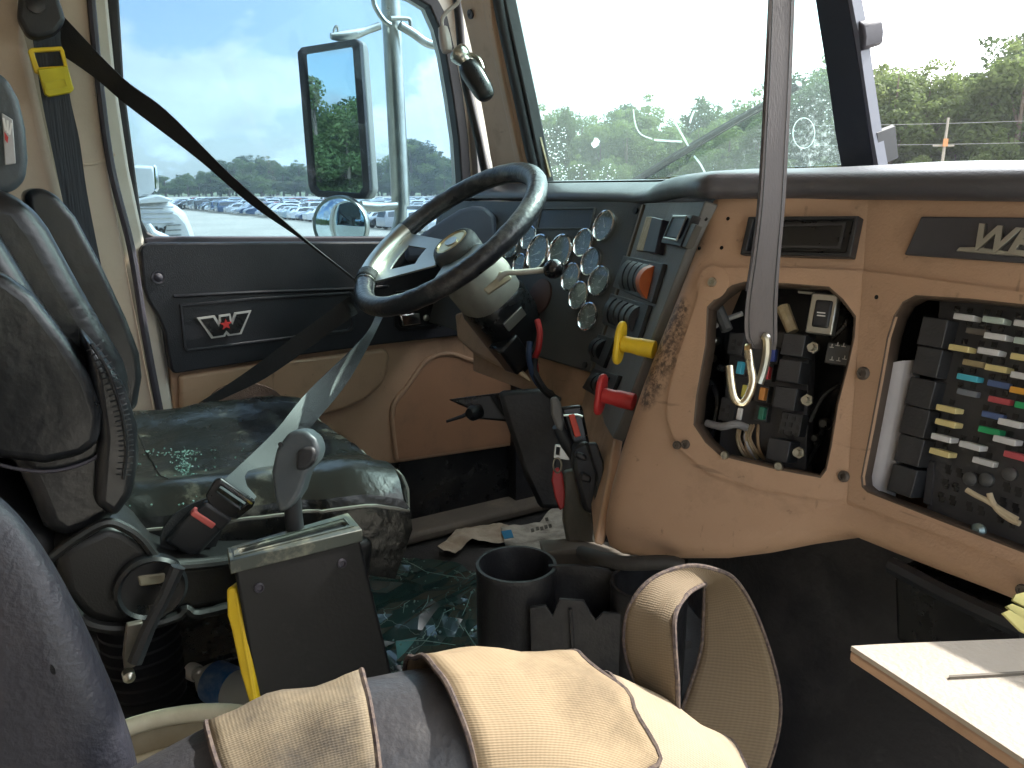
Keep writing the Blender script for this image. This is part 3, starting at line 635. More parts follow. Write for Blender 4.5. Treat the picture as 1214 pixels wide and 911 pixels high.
# tan lower trim with bulged map pocket and recess
low = [(200, 430), (300, 420), (450, 402), (560, 385), (640, 375), (640, 520), (615, 528), (560, 536), (480, 548), (300, 570), (214, 580), (207, 500)]
g = G(); g.prism(xs(low, DX+.02), (-.03, 0, 0)); g.obj('lower_trim', tan_dirty, door, bevel=.004)
pk = [(212, 446), (300, 432), (456, 414), (463, 420), (461, 440), (452, 458), (434, 474), (408, 486), (360, 500), (215, 520)]
g = G(); g.prism(xs(pk, DX+.036), (-.02, 0, 0)); g.obj('map_pocket', tan_dirty, door, bevel=.012, seg=4)
kr = [(472, 545), (467, 500), (470, 480), (484, 462), (504, 434), (520, 424), (535, 424), (560, 432), (600, 440), (640, 448), (640, 516), (614, 524)]
kb = [(467, 550), (461, 502), (465, 476), (480, 456), (500, 428), (518, 418), (538, 417), (562, 425), (640, 440), (640, 448), (600, 440), (560, 432), (535, 424), (520, 424), (504, 434), (484, 462), (470, 480), (467, 500), (472, 545)]
g = G(); g.tube(smooth_path(xs([(470, 545), (465, 500), (467, 478), (482, 459), (502, 431), (519, 421), (537, 420), (561, 428), (600, 436), (640, 442)], DX+.022), 4), .006, 10); g.obj('recess_rim', tan_dirty, door)
g = G(); g.prism(xs(kr, DX+.022), (-.004, 0, 0)); g.obj('recess_face', mat('door_recess_vinyl', (.40, .22, .125), .55, vscale=3, col2=(.30, .16, .09), vamt=.7, bump=.1, bscale=300, dust=.5, dcol=(.18, .12, .08)), door)
sp = [X(292+46*math.cos(R_(a)), 482-28*math.sin(R_(a)), DX+.045) for a in range(-10, 200, 12)]
g = G(); g.prism(sp, (-.012, 0, 0)); g.obj('speaker_grille', mat('speaker_brown', (.075, .045, .03), .7, vscale=200, bump=.6, bscale=500), door, bevel=.004)
lb = [(470, 545), (540, 537), (612, 526), (616, 532), (616, 575), (606, 598), (570, 612), (520, 624), (460, 634), (214, 660), (214, 580)]
g = G(); g.prism(xs(lb, DX+.012), (-.03, 0, 0)); g.obj('kick_plate', black_sm, door, bevel=.003)
g = G(); g.tube(smooth_path(xs([(612, 500), (616, 530), (621, 560), (618, 585), (606, 602), (575, 616), (530, 627), (450, 640)], DX+.035), 5), .009, 8); g.obj('door_weatherstrip', seal_pu, door)
g = G(); g.box((DX+.05, .5, FLZ+.02), (.10, 1.5, .03)); tag(g.obj('door_sill', mat('sill_dirty', (.14, .12, .095), .7, vscale=6, dust=.8, dcol=(.24, .2, .15)), bevel=.01), 'dirty door sill at the floor below the driver door', 'door sill')
g = G(); g.box((-1.77, 1.17, -.5), (.06, .14, .95)); struct(g.obj('kick_panel', carpet2))

# ------------------------------------------------------------------ driver's windshield pillar
WA = Y(645, 222, 1.07); 
Pp = X(996, 195, -.77)
rk = V((0, -math.sin(R_(15)), math.cos(R_(15))))
WS = Plane(WA, (Pp-WA).cross(rk))
t = thing('windshield_pillar', X(600, 230, DX), 'tan trimmed windshield pillar on the driver side with black rubber edge', 'pillar')
AP = lambda pts, o=0: [WS.at(a, b, o) for a, b in pts]
g = G(); g.prism(AP([(505, -275), (545, -275), (578, -60), (584, 0), (594, 56), (607, 115), (620, 178), (634, 240), (600, 240), (590, 227), (580, 185), (575, 155), (557, 56), (546, 10), (540, -60)], .06), WS.n*-.03); g.obj('pillar_trim', tan, t, bevel=.008, seg=3)
g = G(); g.prism(AP([(560, -60), (576, -60), (583, 20), (596, 90), (611, 160), (624, 220), (617, 221), (604, 162), (589, 92), (574, 20)], .066), WS.n*-.02); g.obj('trim_ridge', tan, t, bevel=.006, seg=3)
g = G(); g.tube(smooth_path(AP([(548, -275), (583, -60), (591, 0), (602, 56), (615, 115), (629, 180), (642, 236)], .055), 5), .0125, 10); g.obj('rubber_edge', rubber, t)
g = G(); g.prism(AP([(541, -275), (556, -275), (590, -60), (598, 0), (610, 56), (623, 115), (637, 183), (646, 225), (632, 240), (616, 178), (602, 115), (590, 56), (580, 0)], .05), WS.n*-.03); g.obj('glass_gasket', rubber, t, bevel=.004)
for q in (18, ):
    g = G(); g.lathe(WS.at(558.5, 17, .062), WS.n, [(.010, 0), (.010, .004), (.004, .005), (0, .002)], 14); g.obj('bolt', seal_pu, t)
g = G(); g.lathe(WS.at(601, 213, .068), WS.n, [(.006, 0), (.006, .004), (0, .004)], 10); g.obj('screw', redo, t)
g = G(); g.prism(xs([(535, -60), (545, 10), (552, 60), (559, 110), (566, 190), (572, 300), (620, 300), (590, 227), (576, 180), (560, 100), (548, 30), (544, -60)], DX+.03), (-.06, 0, 0)); tag(g.obj('front_jamb', mat('grey_jamb', (.36, .35, .34), .5, vscale=4)), 'grey painted jamb between driver window frame and tan windshield pillar', 'door jamb')
g = G(); g.tube(smooth_path(xs([(538, -50), (545, 30), (549, 82), (560, 135), (567, 165), (574, 200), (583, 235)], DX+.09), 5), .010, 10); tag(g.obj('grab_handle', rubber), 'long black grab handle along the driver side windshield pillar', 'grab handle')

# windshield
wl = [(556, -275), (590, -60), (598, 0), (610, 56), (623, 115), (637, 183), (645, 223), (700, 219), (760, 213), (830, 206), (900, 200), (996, 196), (990, 155), (982, 95), (973, 40), (967, 0), (960, -60), (928, -285)]
ws = thing('windshield', WS.at(800, 215), "dusty cracked driver's windshield pane with cloudy smears", 'windshield')
g = G(); g.prism(AP(wl), WS.n*-.005); g.obj('pane', ws_glass, ws, smooth=False)
crk = bpy.data.materials.new('crack_line'); crk.use_nodes = True; _t = crk.node_tree; _l = _t.nodes.new('ShaderNodeBsdfTranslucent'); _l.inputs[0].default_value = (.92, .95, .95, 1)
_m = _t.nodes.new('ShaderNodeMixShader'); _m.inputs[0].default_value = .75; _t.nodes['Principled BSDF'].inputs['Base Color'].default_value = (.9, .92, .92, 1)
_t.links.new(_t.nodes['Principled BSDF'].outputs[0], _m.inputs[1]); _t.links.new(_l.outputs[0], _m.inputs[2]); _t.links.new(_m.outputs[0], _t.nodes['Material Output'].inputs[0])
for pth in ([(751, 130), (752, 140), (755, 152), (761, 160), (773, 165)], [(776, 166), (790, 167), (808, 168)], [(799, 143), (806, 155), (816, 173)], [(823, 185), (830, 194), (836, 205)], [(823, 132), (820, 139), (818, 146)]):
    g = G(); g.tube(smooth_path(AP(pth, .004), 4), .0012 if len(pth) > 3 else .0018, 5); g.obj('crack', crk, ws)
g = G(); c = (953, 158)
g.tube([WS.at(c[0]+13*math.cos(a*math.tau/28), c[1]+18*math.sin(a*math.tau/28), .002) for a in range(28)], .0007, 4, closed=True); g.obj('ring_scratch', crk, ws)
g = G(); rs = random.Random(4)
def flake(g, c, s, n=7):
    g.prism([WS.at(c[0]+math.cos(q*math.tau/n)*s*rs.uniform(.4, 1), c[1]+math.sin(q*math.tau/n)*s*rs.uniform(.4, 1), .003) for q in range(n)], WS.n*-.001)
flake(g, (706, 170), 7, 10); g.obj('paint_chip', crk, ws)
g = G()
for i in range(260):
    if rs.random() < .55: c = (rs.uniform(640, 672), rs.uniform(150, 218))
    elif rs.random() < .6: c = (rs.uniform(660, 730), rs.uniform(195, 218))
    else: c = (rs.uniform(925, 985), rs.uniform(100, 160))
    flake(g, c, rs.uniform(.5, 1.3), 4)
o = g.obj('glass_crumbs', crk, ws); o['kind'] = 'stuff'
g = G(); g.prism(AP([(634, 166), (640, 163), (652, 210), (646, 212)], .035), WS.n*-.004); g.obj('scale_strip', mat('aged_strip', (.50, .42, .28), .6, vscale=90, vamt=.9, col2=(.3, .22, .1)), ws)
# centre post
t = thing('windshield_post', WS.at(1005, 200), 'dark centre post between the windshield halves', 'post')
g = G(); g.ngon(AP([(928, -285), (974, -285), (1000, -60), (1004, 0), (1011, 40), (1020, 95), (1028.5, 155), (1042, 245), (1006, 245), (990, 155), (982, 95), (973, 40), (967, 0)], .03), WS.n*-.02); g.obj('post_body', mat('navy_post', (.022, .026, .042), .45, vscale=4, dust=.3, dcol=(.08, .08, .09)), t)
g = G(); g.ngon(AP([(974, -285), (980, -285), (1005, -60), (1010, 0), (1017.5, 40), (1025, 95), (1034, 155), (1050, 245), (1042, 245), (1028.5, 155), (1020, 95), (1011, 40), (1004, 0), (1000, -60)], .028), WS.n*-.02); g.obj('post_edge', mat('grey_post_edge', (.15, .16, .20), .45), t)
g = G(); g.ngon(AP([(1016, 25), (1024, 30), (1026, 44), (1025, 58), (1019, 62)], .03), WS.n*-.04); g.obj('post_clip', seal_pu, t, bevel=.003)
g = G(); g.ngon(AP([(1036, 156), (1040, 158), (1044, 196), (1038, 198)], .02), WS.n*-.04); g.obj('post_gasket', rubber, t)
# frame of the passenger half (pane missing) and header
g = G(); p0 = WS.at(1000, -60, 0); g.box((-.78, .86, .585), (2.1, .07, .07)); struct(g.obj('windshield_header', rubber, bevel=.01))
g = G(); g.tube([V((.25, 1.08, .02)), V((.25, .9, .6))], .03, 10); tag(g.obj('passenger_pillar', tan), 'passenger side windshield pillar, just outside the right edge of the photo', 'pillar')
# wiper outside the driver's half
wp = thing('wiper', WS.at(760, 213, -.03), 'black windshield wiper lying diagonally across the outside of the windshield', 'wiper')
g = G(); g.tube(AP([(752, 216), (800, 186), (868, 146), (930, 112)], -.045), [.009, .008, .007, .006], 8); g.obj('wiper_arm', rubber, wp)
g = G(); a = AP([(800, 184), (860, 148), (905, 122), (948, 101)], -.035); b = AP([(802, 189), (862, 153), (907, 127), (949, 106)], -.035); g.ribbon(a, b, .01); g.obj('wiper_blade', black_pl, wp, bevel=.002)
g = G(); g.tube(AP([(938, 108), (944, 103), (947, 99)], -.045), .006, 8); g.obj('blade_clip', black_pl, wp)

# wired spotlight switch hanging on the pillar
t = thing('spotlight_handle', WS.at(560, 95, .16), 'chrome and black handle of a spotlight hanging on the windshield pillar', 'handle')
zp = lambda pts, d=1.62: [D(a, b, d) for a, b in pts]
g = G(); g.tube(smooth_path(zp([(552, -30), (545, 0), (530, 14), (524, 24), (525, 36)]), 6), .0042, 8); g.obj('cable', mat('cable_grey', (.42, .36, .33), .5), t)
g = G(); g.tube(zp([(525, 33), (527, 44), (529, 56), (530, 62)]), [.010, .013, .013, .010], 12); g.obj('connector', MATS['cable_grey'], t, bevel=.001)
g = G(); g.tube(smooth_path(zp([(540, 60), (546, 66), (550, 72), (558, 78)]), 4), [.014, .019, .021, .021, .021, .020, .019, .017, .014, .013, .012, .011, .010], 14); g.obj('knuckle', steel, t)
g = G(); g.tube(smooth_path(zp([(548, 64), (560, 66), (568, 72), (572, 82)]), 4), .005, 8); g.obj('clamp_arm', steel, t)
g = G(); g.tube(smooth_path(zp([(552, 76), (562, 90), (572, 106), (578, 118)]), 4), [.016, .020, .022, .023, .0235, .0235, .023, .0225, .022, .021, .019, .016, .010], 16); g.obj('grip', black_sm, t)

# ------------------------------------------------------------------ outside mirror, seen through the door window
MX = -2.12
mt = thing('outside_mirror', X(440, 285, MX), 'tall rectangular wing mirror and round convex mirror on a chrome pole outside the window', 'wing mirror')
g = G(); po = X(462, -40, MX+.03); g.tube(smooth_path(xs([(460, -60), (463, 0), (468, 100), (472, 180), (475, 245)], MX-.02), 4), [.026]*17, 14); g.obj('mirror_pole', steel, mt)
g = G(); g.tube(smooth_path(xs([(475, 243), (474, 262), (466, 290), (455, 330), (445, 380)], MX), 4), .018, 12); g.obj('lower_brace', steel, mt)
g = G(); g.tube(smooth_path(xs([(444, -30), (443, 0), (447, 12), (455, 24), (463, 30)], MX), 5), .0075, 8); g.obj('wire_hook', steel, mt)
g = G(); g.tube(smooth_path(xs([(474, 30), (490, 40), (506, 51), (525, 54), (560, 50)], MX+.03), 5), .012, 10); g.obj('upper_brace', steel, mt)
g = G(); g.tube(smooth_path(xs([(463, 22), (478, 22), (486, 24), (487, 34)], MX+.03), 3), .006, 8); g.obj('brace_clip', steel, mt)
g = G(); g.tube(smooth_path(xs([(392, 43), (410, 43), (430, 38), (450, 31)], MX+.01), 4), [.008, .01, .012, .014, .015, .015, .014, .013, .011, .01, .01, .01, .01], 10); g.obj('top_arm', steel, mt)
g = G(); g.tube(smooth_path(xs([(397, 44), (396, 36), (399, 31), (401, 36), (399, 44)], MX+.01), 3), .004, 6); g.obj('wing_nut', steel, mt)
g = G(); g.tube(xs([(428, 245), (445, 246), (470, 244)], MX), [.016, .014, .012], 10); g.obj('lower_arm', steel, mt)
Mn = V((math.cos(R_(-52.5)), math.sin(R_(-52.5)), 0)); MP = Plane(X(395, 145, MX), Mn)
mo = [(354, 62), (358, 57), (422, 46), (428, 50), (430, 60), (442, 226), (438, 235), (432, 237), (376, 234), (369, 228), (366, 220)]
mi = [(360, 64), (415, 55), (418, 58), (430, 222), (426, 229), (377, 226), (372, 220)]
mo2 = [(352, 62), (357, 56), (421, 46), (426, 50), (438, 226), (433, 236), (376, 234), (368, 228), (365, 220)]
g = G(); g.ngon(MP.poly(mo, -.004), -MP.n*.035); g.obj('mirror_shell', mat('mirror_shell_grey', (.30, .30, .26), .45, vscale=6), mt, bevel=.012, seg=3)
g = G(); g.prism(MP.poly(mo2, .008), -MP.n*.02, holes=[MP.poly(mi, .008)]); g.obj('mirror_rim', rubber, mt, bevel=.003)
mirror_m = bpy.data.materials.new('mirror_surface'); mirror_m.use_nodes = True; b_ = mirror_m.node_tree.nodes['Principled BSDF']; b_.inputs['Base Color'].default_value = (.62, .76, .80, 1); b_.inputs['Metallic'].default_value = 1; b_.inputs['Roughness'].default_value = 0
g = G(); g.ngon(MP.poly(mi, .0), -MP.n*.002); g.obj('mirror_glass', mirror_m, mt, smooth=False)
cc_ = X(403, 267, MX+.05)
for nm, mm, prof in (('convex_rim', steel, [(.060, -.02), (.064, -.012), (.064, .0), (.062, .003), (.060, 0), (.060, -.015)]), ('convex_glass', mirror_m, [(.060, -.001), (.054, .004), (.042, .009), (.026, .013), (.012, .0148), (0, .015)])):
    g = G(); g.lathe(cc_, V((math.cos(R_(-42)), math.sin(R_(-42)), 0)), [(r*1.22, h*1.4) for r, h in prof], 36); g.obj(nm, mm, mt, ang=60)
# ------------------------------------------------------------------ dashboard
K = Y(1030, 226, .695); K.z = 0
dn2 = V((0, -math.sin(R_(12)), -math.cos(R_(12)))); C2 = Plane(K, V((1, 0, 0)).cross(dn2))
d1 = V((-.953, -.302, 0)).normalized(); K2 = C2.at(1001, 640); C1 = Plane(K, d1.cross(K2-K))
dnG = V((0, -math.sin(R_(18)), -math.cos(R_(18)))); GP = Plane((0, .95, 0), V((1, 0, 0)).cross(dnG))
A1, A2, A3 = GP.at(761, 243), C1.at(833, 239), GP.at(700, 441); WP = Plane(A1, (A2-A1).cross(A3-A1))
dash = thing('dashboard', V((-.6, .8, FLZ)), 'tan truck dashboard with black instrument panel and two open fuse bays', 'dashboard')
def jn(y): return (lerp(1030, 1001, (y-226)/414), y)
octo = [(883, 334), (935, 336), (983, 340), (1000, 355), (1015, 375), (1013.5, 400), (1007, 430), (994, 480), (986, 530), (980, 558), (973, 567), (925, 558), (854, 541), (836, 525), (822, 504), (825, 470), (836, 409), (838, 364), (852, 350), (868, 338)]
fuse = [(1085, 350), (1150, 354), (1214, 361), (1370, 380), (1370, 721), (1214, 656), (1130, 624), (1048, 592), (1028, 584), (1022, 577), (1021, 566), (1032, 510), (1045, 440), (1052, 400), (1060, 375), (1070, 358)]
E1 = [(836, 236), (817, 285), (801, 328), (783, 373), (766, 415), (751, 455), (737, 495), (724, 535), (713, 575), (706, 610), (704, 635), (709, 652), (722, 660), (745, 663), (800, 666), (850, 666), (900, 660), (950, 650), (1001, 640)]
I1 = [(862, 236), (852, 285), (840, 325), (824, 370), (808, 415), (794, 455), (782, 495), (770, 535), (759, 572), (752, 595), (754, 610), (765, 620), (785, 626), (800, 629), (830, 632), (860, 630), (905, 622), (950, 610), jn(598)]
E2 = [(1001, 640), (1050, 661), (1100, 681), (1160, 704), (1214, 726), (1460, 826)]
I2 = [jn(598), (1050, 618), (1100, 637), (1160, 660), (1214, 681), (1460, 780)]
g = G(); g.prism([C1.at(*p) for p in I1]+[C1.at(*jn(233))], -C1.n*.016, holes=[[C1.at(*p) for p in octo]]); g.obj('centre_fascia', tan, dash)
g = G(); g.prism([C2.at(*p) for p in [jn(233)]+I2+[(1460, 225)]], -C2.n*.016, holes=[[C2.at(*p) for p in fuse]]); g.obj('passenger_fascia', tan, dash)
sooty = tan.copy(); t_ = sooty.node_tree; b_ = t_.nodes['Principled BSDF']; src = b_.inputs['Base Color'].links[0].from_socket
tc_ = t_.nodes.new('ShaderNodeTexCoord'); last = None
for (a_, c_, r_) in ((803, 368, .018), (792, 392, .028), (782, 420, .032), (772, 448, .026), (764, 470, .018)):
    dn = t_.nodes.new('ShaderNodeVectorMath'); dn.operation = 'DISTANCE'; t_.links.new(tc_.outputs['Object'], dn.inputs[0]); dn.inputs[1].default_value = C1.at(a_, c_)-LOC[dash.name]
    q = math_node(t_, 'MAXIMUM', math_node(t_, 'SUBTRACT', 1.0, math_node(t_, 'DIVIDE', dn.outputs['Value'], r_)), 0.0)
    last = q if last is None else math_node(t_, 'MAXIMUM', last, q)
ns = N(t_, 'ShaderNodeTexNoise', Scale=160, Detail=6, Roughness=.7); t_.links.new(tc_.outputs['Object'], ns.inputs['Vector'])
fq = math_node(t_, 'MULTIPLY', math_node(t_, 'MINIMUM', math_node(t_, 'MULTIPLY', last, 2.2), 1.0), math_node(t_, 'MINIMUM', math_node(t_, 'MAXIMUM', math_node(t_, 'MULTIPLY_ADD', ns.outputs['Fac'], 5, -2.0), 0.0), .85))
mq = t_.nodes.new('ShaderNodeMixRGB'); t_.links.new(fq, mq.inputs[0]); t_.links.new(src, mq.inputs[1]); mq.inputs[2].default_value = (.05, .035, .03, 1); t_.links.new(mq.outputs[0], b_.inputs['Base Color'])
a_, b_q = C2.at(1459, 225), C2.at(1459, 815)
g = G(); g.prism([a_, b_q, V((.24, b_q.y, b_q.z)), V((.24, a_.y, a_.z))], -C2.n*.016); g.obj('fascia_end', tan, dash)
rows = []
back = V((.12, .99, 0)).normalized()
nE = len(E1)
for k, (e, i) in enumerate(zip(E1+E2[1:], I1+I2[1:])):
    P = C1 if k < nE else C2; n = P.n if k != nE-1 else (C1.n+C2.n).normalized()
    I = P.at(*i); E = P.at(*e); row = []
    bot = min(1, max(0, (k-8)/4)); bk = (back*(1-bot)+V((0, .8, .6 if k > 13 else .3))*bot).normalized()
    for f, o in ((0, 0), (.3, -.0005), (.55, -.003), (.75, -.008), (.9, -.016), (.98, -.028), (1.0, -.045)):
        row.append(lerp(I, E, f)+n*o)
    lst = row[-1]
    for q in (.03, .08, .16, .26): row.append(lst+bk*q)
    rows.append(row)
g = G(); g.grid(rows); o = g.obj('fascia_edge', sooty, dash, ang=70)
# raised service panel with the two openings
r1 = [(838, 318), (900, 317.5), (960, 318.5), jn(321), jn(594), (975, 592), (900, 580), (840, 562), (803, 530), (790, 495), (792, 470), (803, 425), (822, 370)]
r2 = [jn(321), (1050, 325), (1100, 331), (1214, 347), (1455, 378), (1455, 768), (1214, 672), (1130, 640), (1050, 611), jn(594)]
g = G(); g.prism([C1.at(*p, .004) for p in r1], -C1.n*.006, holes=[[C1.at(*p, .004) for p in octo]]); g.obj('service_panel', tan, dash)
g = G(); g.prism([C2.at(*p, .004) for p in r2], -C2.n*.006, holes=[[C2.at(*p, .004) for p in fuse]]); g.obj('service_panel', tan, dash)
def inset_ring(P, pts, k, o0, o1, name, m, dep):
    c = (sum(p[0] for p in pts)/len(pts), sum(p[1] for p in pts)/len(pts))
    inn = [((p[0]-c[0])*k+c[0], (p[1]-c[1])*k+c[1]) for p in pts]
    g = G(); rows = [[P.at(*p, o0) for p in pts], [P.at(*p, o1) for p in inn], [P.at(*p, o1)-P.n*dep for p in inn]]
    g.grid(rows, closed=True); return g.obj(name, m, dash, solid=.001)
edge_m = mat('opening_edge', (.10, .07, .05), .5, vscale=12)
inset_ring(C1, octo, .975, .004, .001, 'opening_lip', edge_m, .02)
inset_ring(C2, fuse, .985, .004, .001, 'opening_lip', edge_m, .02)
# dark cavities behind
def cav(P, pts, dep, name):
    g = G(); a = [P.at(*p, -.012) for p in pts]; b = [p-P.n*dep for p in a]; k = len(a)
    g.add(a+b, [tuple(range(k, 2*k))]+[(i, (i+1) % k, (i+1) % k+k, i+k) for i in range(k)]); return g.obj(name, black_pl, dash)
cav(C1, [(815, 325), jn(325), (1020, 350), (1020, 560), (985, 580), (850, 575), (812, 520)], .10, 'fuse_bay'); cav(C2, [(1012, 340), (1400, 345), (1400, 790), (1010, 610)], .085, 'fuse_bay')

# dash pad
fp = [V((-1.79, .955, 0)), V((-1.5, .955, 0)), V((-1.2, .955, 0)), V((A1.x, .945, 0)), lerp(V((A1.x, .945, 0)), V((A2.x, A2.y, 0)), .35), lerp(V((A1.x, .945, 0)), V((A2.x, A2.y, 0)), .75), V((A2.x+.005, A2.y-.004, 0)), V((A2.x+.04, A2.y+.004, 0)), V((-.56, .668, 0)), V((-.49, .688, 0)), V((-.40, .690, 0)), V((-.2, .690, 0)), V((.25, .690, 0))]
fp = smooth_path(fp, 4)
rows = []
for p in fp:
    bk = V((p.x*.96-.03 if p.x > -1 else p.x, 1.06, 0)); r = (bk-p); dl = r.length; r.normalize()
    f = min(1, max(0, (-.75-p.x)/.35)); lo = -.010-.016*f
    zt = .017-.004*f; zb = .030-.012*f
    bump = .004*math.exp(-((p.x+.42)/.10)**2)
    prof = [(.02, lo+.001), (-.003, lo), (-.010, lo+.004), (-.013, lo+.010), (-.012, zt-.010), (-.006, zt-.003), (.004, zt), (.02, zt+.002+bump), (.06, zt+.004+bump), (.5*dl, lerp(zt, zb, .5)+bump), (dl, zb), (dl+.03, zb-.01)]
    prof2 = [(.02, lo+.001), (-.003, lo), (-.010, lo+.003), (-.013, lo+.008), (-.011, lo+.014), (-.002, lo+.021), (.010, lo+.026), (.03, zt-.002), (.06, zt), (.5*dl, lerp(zt, zb, .5)), (dl, zb), (dl+.03, zb-.01)]
    prof = [(lerp(a, a2, f), lerp(z, z2, f)) for (a, z), (a2, z2) in zip(prof, prof2)]
    rows.append([p+r*a+V((0, 0, z)) for a, z in prof])
g = G(); g.grid(rows); g.obj('dash_pad', pad_m, dash, ang=60)
# instrument panel
def gp(pts, off=0.0): return GP.poly(pts, off)
g = G(); g.prism(gp([(520, 238), (763, 239), (761, 250), (700, 442), (690, 439), (640, 424), (560, 398), (500, 380)]), -GP.n*.02); ip = g.obj('instrument_panel', gauge_pl, dash, bevel=.003)
g = G(); g.prism(gp([(639, 247), (705, 246), (700, 271), (634, 272)], .004), -GP.n*.008, holes=[gp([(641, 249), (702.5, 248), (698, 269.5), (636.5, 270)], .004)]); g.obj('display_frame', gauge_pl, dash, bevel=.0012)
g = G(); g.prism(gp([(640, 248), (703, 247), (699, 270), (636, 271)], .001), -GP.n*.003); g.obj('display_blank', mat('blank_display', (.045, .045, .05), .35, bump=.1, bscale=300), dash)
g = G(); g.prism(gp([(608, 262), (619, 256), (617, 272), (607, 276)], .004), -GP.n*.006); g.obj('panel_vent', black_sm, dash, bevel=.001)
for a, b in ((631, 250), (754, 250), (694, 433)):
    g = G(); g.lathe(GP.at(a, b, 0), GP.n, [(.006, 0), (.006, .003), (0, .003)], 10); g.obj('screw', black_pl, dash)
g = G(); g.prism(gp([(560, 385), (640, 420), (702, 442), (704, 452), (700, 484), (676, 500), (640, 470), (560, 440)], -.012), -GP.n*.02); g.obj('knee_panel', tan_dirty, dash, bevel=.005)
g = G(); g.prism(gp([(538, 372), (556, 366), (575, 384), (612, 436), (625, 452), (560, 420), (541, 402)], .02), -GP.n*.02); g.obj('column_surround', tan_dirty, dash, bevel=.008)
g = G(); g.lathe(GP.at(641, 352, .0), GP.n, [(.036, 0), (.036, .004), (.030, .007), (0, .007)], 24); g.obj('blanking_disc', mat('brown_disc', (.07, .035, .03), .6), dash)
# gauges
gx, gy = V((1, 0, 0)), -dnG
dial_m = mat('dial_face', (.33, .35, .35), .3, vscale=30, col2=(.18, .20, .20), vamt=.8, coat=1.0, dust=.2, dcol=(.15, .17, .16))
bz = G(); bz.lathe((0, 0, 0), (0, 0, 1), [(1.0, -.1), (1.02, .10), (.98, .22), (.90, .25), (.84, .16), (.82, .04)], 36); bz_me = mesh_only(bz, 'bezel', chrome)
fc = G(); fc.lathe((0, 0, 0), (0, 0, 1), [(.84, .05), (0, .0501)], 36); fc_me = mesh_only(fc, 'dial', dial_m)
tk = G()
for i in range(11):
    a = R_(225-27*i); c, s = math.cos(a), math.sin(a); r0, r1 = (.60, .74) if i % 2 == 0 else (.66, .74); wv = .028
    tk.add([V((c*r0-s*wv, s*r0+c*wv, .058)), V((c*r0+s*wv, s*r0-c*wv, .058)), V((c*r1+s*wv, s*r1-c*wv, .058)), V((c*r1-s*wv, s*r1+c*wv, .058))], [(0, 1, 2, 3)])
tk.box((0, -.38, .058), (.34, .05, .002)); tk.box((0, -.5, .058), (.22, .04, .002)); tk_me = mesh_only(tk, 'dial_marks', print_w, smooth=False)
nd = G(); nd.add([V((-.05, -.14, .07)), V((.05, -.14, .07)), V((.012, .62, .07)), V((-.012, .62, .07))], [(0, 1, 2, 3)]); nd.lathe((0, 0, .055), (0, 0, 1), [(.09, 0), (.08, .05), (0, .05)], 12); nd_me = mesh_only(nd, 'needle', print_w)
gl_me_g = G(); gl_me_g.lathe((0, 0, 0), (0, 0, 1), [(.88, .14), (0, .142)], 36)
gauge_glass = glass('gauge_glass', (.92, .95, .95), dust=.35, dscale=120, dpos=.6, fog=.06, dcol=(.55, .62, .62)); gl_me = mesh_only(gl_me_g, 'dial_glass', gauge_glass)
for i, (a, b, h) in enumerate([(607, 294, 28), (628.5, 283, 29), (617, 314, 26), (640, 300, 43), (666, 300, 43), (717.6, 268.5, 37), (693, 288.5, 34), (702, 311, 34), (678.5, 329, 34), (712, 334, 36.5), (687.6, 351, 34), (698.5, 376, 34)]):
    p = GP.at(a, b, .001); r = h/2/FP*p.dot(CF)*1.04; S = Matrix.Diagonal((r, r, r*1.0 if h > 40 else r, 1))
    M = rel(dash, frame(p, gx, gy, GP.n) @ S)
    gd = child('gauge', bz_me, dash, M)
    gd['label'] = 'chrome rimmed round dial gauge' if h < 40 else 'large chrome rimmed dial gauge'
    for nme, me in (('dial', fc_me), ('dial_marks', tk_me), ('needle', nd_me), ('dial_glass', gl_me)):
        c = child(nme, me, gd); LOC[c.name] = p
        if nme == 'needle': c.matrix_local = Matrix.Rotation(R_(120-17*i if h < 40 else 110), 4, 'Z')
mat('dull_steel', (.16, .16, .15), .5, .6)
# switch wing
def wp_(pts, off=0.0): return WP.poly(pts, off)
wex = (A2-A1).normalized(); wez = WP.n; wey = wez.cross(wex); wey = wey if wey.z > 0 else -wey
g = G(); g.prism(wp_([(763, 241), (836, 238), (801, 328), (770, 408), (752, 455), (737, 497), (726, 520), (716, 502), (701, 441)]), -WP.n*.015); g.obj('switch_panel', grey_pl, dash, bevel=.002)
g = G(); g.prism(wp_([(701, 441), (716, 502), (728, 520), (722, 560), (712, 610), (704, 645), (700, 600), (692, 550), (684, 500)], -.004), -WP.n*.012); g.obj('console_side', tan_dirty, dash, bevel=.003)
g = G(); g.ribbon([WP.at(a, b, .002) for a, b in ((762, 243), (732, 340), (700, 441))], [WP.at(a, b, .002) for a, b in ((764, 243), (734, 341), (702, 441))], .004); g.obj('panel_joint', MATS['sill_dirty'], dash)
def wq(name, pts, th, m, off=0.0, par=None, bevel=.0012):
    g = G(); g.ngon(wp_(pts, off+th), -WP.n*th); return g.obj(name, m, par or dash, bevel=bevel)
wq('switch_plate', [(766, 257), (773, 257), (762, 298), (754, 297)], .006, MATS['aged_strip'])
wq('rocker_switch', [(773, 257), (785, 260), (776, 300), (762, 298)], .012, mat('navy_plastic', (.02, .022, .04), .4))
sq = wq('square_display', [(797, 254), (821, 255), (806, 293), (783, 288)], .010, black_pl)
wq('display_window', [(799, 258), (813, 258), (802, 283), (788, 281)], .004, MATS['navy_plastic'], .010, sq)
g = G(); q4 = [(798, 257), (814, 257), (802, 285), (787, 282)]
g.tube([WP.at(a, b, .015) for a, b in q4], .0012, 6, closed=True); g.obj('display_trim', alu, sq)
wq('connector_tab', [(816, 264), (825, 266), (812, 294), (806, 292)], .008, MATS['dull_steel'], .0, sq)
